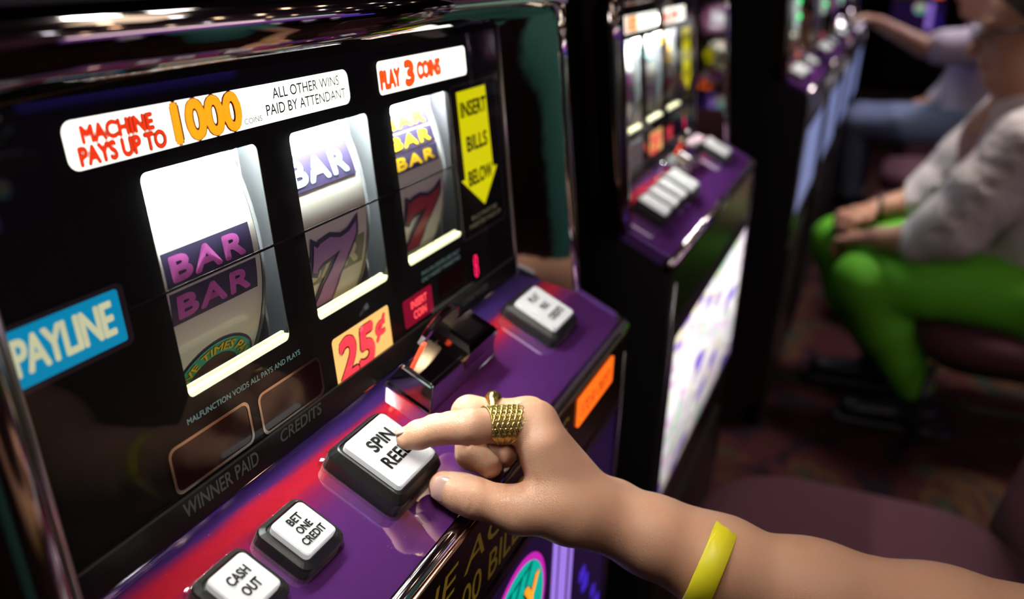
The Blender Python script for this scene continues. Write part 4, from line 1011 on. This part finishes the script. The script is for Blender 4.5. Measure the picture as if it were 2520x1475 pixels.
def person_lime():
    t = empty('person', (2.08, -.55, FZ), 'seated person in white shirt and lime green trousers, hands on the knees, sunglasses', 'person')
    X, Y, Z = V3(1, 0, 0), V3(0, 1, 0), V3(0, 0, 1)
    f = Field((1.80, -.86, .40), (2.38, -.09, 1.29), .006)
    sh = {'n': V3(1.90, -.555, .875), 'f': V3(2.28, -.545, .870)}; elb = {'n': V3(1.90, -.410, .640), 'f': V3(2.26, -.40, .655)}
    wri = {'n': V3(1.965, -.275, .612), 'f': V3(2.19, -.262, .628)}; hnd = {'n': V3(2.02, -.195, .583), 'f': V3(2.12, -.195, .618)}
    f.cone(V3(2.08, -.60, .55), V3(2.08, -.545, .84), .11, .12, .05)
    f.cone(V3(2.08, -.545, .86), V3(2.065, -.53, 1.03), .056, .052, .03)
    hc = V3(2.06, -.515, 1.105); fw = Y*.97-Z*.18; fw /= np.linalg.norm(fw); up = Z*.97+Y*.18
    face(f, hc, fw, up, X)
    for k in 'nf':
        f.chain([sh[k], elb[k], elb[k]*.6+wri[k]*.4, wri[k]], [.052, .043, .039, .027], .02)
        d = hnd[k]-wri[k]; d /= np.linalg.norm(d); f.cone(wri[k], wri[k]+d*.055, .026, .034, .012, flat=(Z, .62))
        s = np.cross(d, Z); s /= np.linalg.norm(s); fingers(f, wri[k]+d*.065, d, -s if k == 'n' else s, Z, .092)
    f.mesh('body', SKIN2, t)
    f = Field((1.78, -.90, .40), (2.40, -.33, .98), .007)
    f.cone(V3(2.08, -.625, .66), V3(2.08, -.570, .80), .165, .160, .05, flat=(Y, .82)); f.cone(V3(1.93, -.56, .865), V3(2.24, -.55, .865), .072, .072, .06)
    f.cone(V3(2.08, -.56, .88), V3(2.075, -.535, .93), .085, .066, .03)
    for k in 'nf':
        m_ = sh[k]*.18+elb[k]*.82; f.chain([sh[k], (sh[k]+elb[k])/2, m_, m_*.75+(elb[k]*.62+wri[k]*.38)*.25, elb[k]*.70+wri[k]*.30], [.078, .080, .076, .066, .056], .03)
    for i in range(14):   # folds
        a = V3(1.90+.03*i, -.45-.012*(i % 3), .80-.02*(i % 5)); f.cone(a, a+V3(.05*math.sin(i*2.1), -.06, -.22), .003, .007, .03, cut=(i % 2 == 0))
    for i in range(6):
        for k in 'nf': p = sh[k]*(1-i/6)+elb[k]*(i/6); f.cone(p+V3(-.075, .02, .0), p+V3(.0, .075, -.025), .004, .003, .02, cut=True)
    f.cone(V3(2.08, -.42, .95), V3(2.075, -.50, .99), .040, .052, .02, cut=True)
    f.mesh('shirt', WHITE, t)
    f = Field((1.80, -.86, .13), (2.40, -.06, .62), .007)
    f.cone(V3(1.98, -.68, .50), V3(2.20, -.68, .50), .115, .115, .05)
    f.chain([V3(1.99, -.66, .505), V3(1.965, -.40, .515), V3(1.955, -.262, .500), V3(1.965, -.330, .380), V3(1.975, -.420, .235)], [.100, .086, .074, .066, .050], .02)
    f.chain([V3(2.18, -.64, .505), V3(2.20, -.36, .525), V3(2.20, -.180, .520), V3(2.205, -.230, .38), V3(2.205, -.320, .235)], [.100, .082, .072, .064, .050], .02)
    f.mesh('trousers', LIME, t)
    for x, y in ((1.975, -.43), (2.205, -.33)):
        f = Field((x-.07, y-.10, .10), (x+.07, y+.24, .30), .006)
        f.cone((x, y-.02, .150), (x, y+.15, .138), .042, .034, .02, flat=((0, 0, 1), .85)); f.cone((x, y, .22), (x, y, .16), .042, .042, .02); f.cone((x, y-.06, .112), (x, y+.17, .112), .040, .036, .004, flat=((0, 0, 1), .3))
        f.mesh('shoe', SHOE, t)
    f = Field((1.92, -.68, 1.0), (2.20, -.40, 1.27), .006)
    f.ball(hc+up*.048-fw*.036, .102, .02, flat=(X, .84)); f.ball(hc-up*.075+fw*.085, .105, .01, cut=True); f.ball(hc+fw*.12+up*.01, .095, .01, cut=True)
    f.mesh('hair', HAIR, t)
    g = hc+fw*.098+up*.012
    for s in (-1, 1):
        MB().tube([tuple(g+X*s*.034+fw*.006-Z*.0), tuple(g+X*s*.034+fw*.009)], .026, 16).build('sunglasses_lens', mat('dark_mirror_lens', (.25, .25, .28), .06, .9), t)
        MB().tube([tuple(g+X*s*.062+fw*.004), tuple(g+X*s*.082-fw*.05), tuple(g+X*s*.084-fw*.10)], .004, 6).build('sunglasses_arm', BLACK, t)
    MB().tube([tuple(wri['f']+V3(.03*math.cos(a), 0.004*math.cos(a), .03*math.sin(a))+V3(0, -.01, 0)) for a in [2*math.pi*i/20 for i in range(21)]], .006, 6).build('bracelet', mat('dark_cord', (.02, .015, .01), .6), t)
person_lime()
def person_jeans():
    t = empty('person', (4.12, -.50, FZ), 'far seated person in white shirt and jeans, arm stretched to the machine', 'person')
    X, Y, Z = V3(1, 0, 0), V3(0, 1, 0), V3(0, 0, 1)
    f = Field((3.78, -.85, .45), (4.48, .02, 1.38), .009)
    f.cone(V3(4.12, -.60, .66), V3(4.12, -.60, .90), .11, .12, .05); f.cone(V3(4.12, -.60, .92), V3(4.12, -.58, 1.06), .055, .05, .03)
    hc = V3(4.12, -.56, 1.15); fw = Y*.98-Z*.1; face(f, hc, fw, Z, X)
    f.chain([V3(3.95, -.56, .92), V3(3.90, -.35, .915), V3(3.93, -.15, 1.01)], [.05, .042, .028], .02)
    f.cone(V3(3.93, -.15, 1.01), V3(3.935, -.11, 1.02), .028, .034, .01, flat=(Z, .6)); fingers(f, V3(3.935, -.10, 1.02), Y, X, Z, .09)
    f.chain([V3(4.30, -.57, .90), V3(4.33, -.52, .66), V3(4.27, -.36, .61)], [.05, .044, .030], .02)
    f.cone(V3(4.27, -.36, .61), V3(4.25, -.31, .605), .028, .036, .01, flat=(Z, .6)); fingers(f, V3(4.25, -.30, .605), Y, X, Z, .09)
    f.mesh('body', SKIN2, t)
    f = Field((3.78, -.86, .50), (4.48, -.28, 1.04), .010)
    f.cone(V3(4.12, -.60, .60), V3(4.12, -.60, .86), .165, .17, .05, flat=(Y, .8)); f.cone(V3(3.96, -.58, .92), V3(4.28, -.58, .92), .07, .07, .05)
    f.chain([V3(3.95, -.57, .92), V3(3.91, -.42, .915)], [.08, .072], .03); f.chain([V3(4.30, -.57, .90), V3(4.33, -.52, .70), V3(4.31, -.46, .645)], [.076, .070, .060], .03)
    for i in range(8): a = V3(3.98+.04*i, -.46, .86-.02*(i % 3)); f.cone(a, a+V3(.03*math.sin(i*2.3), -.02, -.2), .005, .010, .02, cut=True)
    f.mesh('shirt', mat('lilac_white_shirt', (.64, .55, .62), .8, bump=(20, .6, .02)), t)
    f = Field((3.86, -.82, .15), (4.42, -.02, .68), .010)
    f.cone(V3(4.02, -.60, .56), V3(4.22, -.60, .56), .11, .11, .05)
    for x, dy in ((4.00, .02), (4.23, 0)): f.chain([V3(x, -.58, .56), V3(x, -.13+dy, .555), V3(x, -.15+dy, .25)], [.090, .070, .050], .03)
    f.mesh('jeans', JEANS, t)
    for x in (4.0, 4.23):
        f = Field((x-.06, -.28, .10), (x+.06, .02, .25), .008); f.cone((x, -.17, .145), (x, -.04, .135), .042, .034, .02); f.mesh('shoe', SHOE, t)
    f = Field((4.0, -.72, 1.05), (4.24, -.44, 1.32), .008); f.ball(hc+Z*.04-fw*.03, .104, .02, flat=(X, .84)); f.ball(hc-Z*.055+fw*.115, .085, .01, cut=True); f.mesh('hair', HAIR, t)
person_jeans()
player_rest()
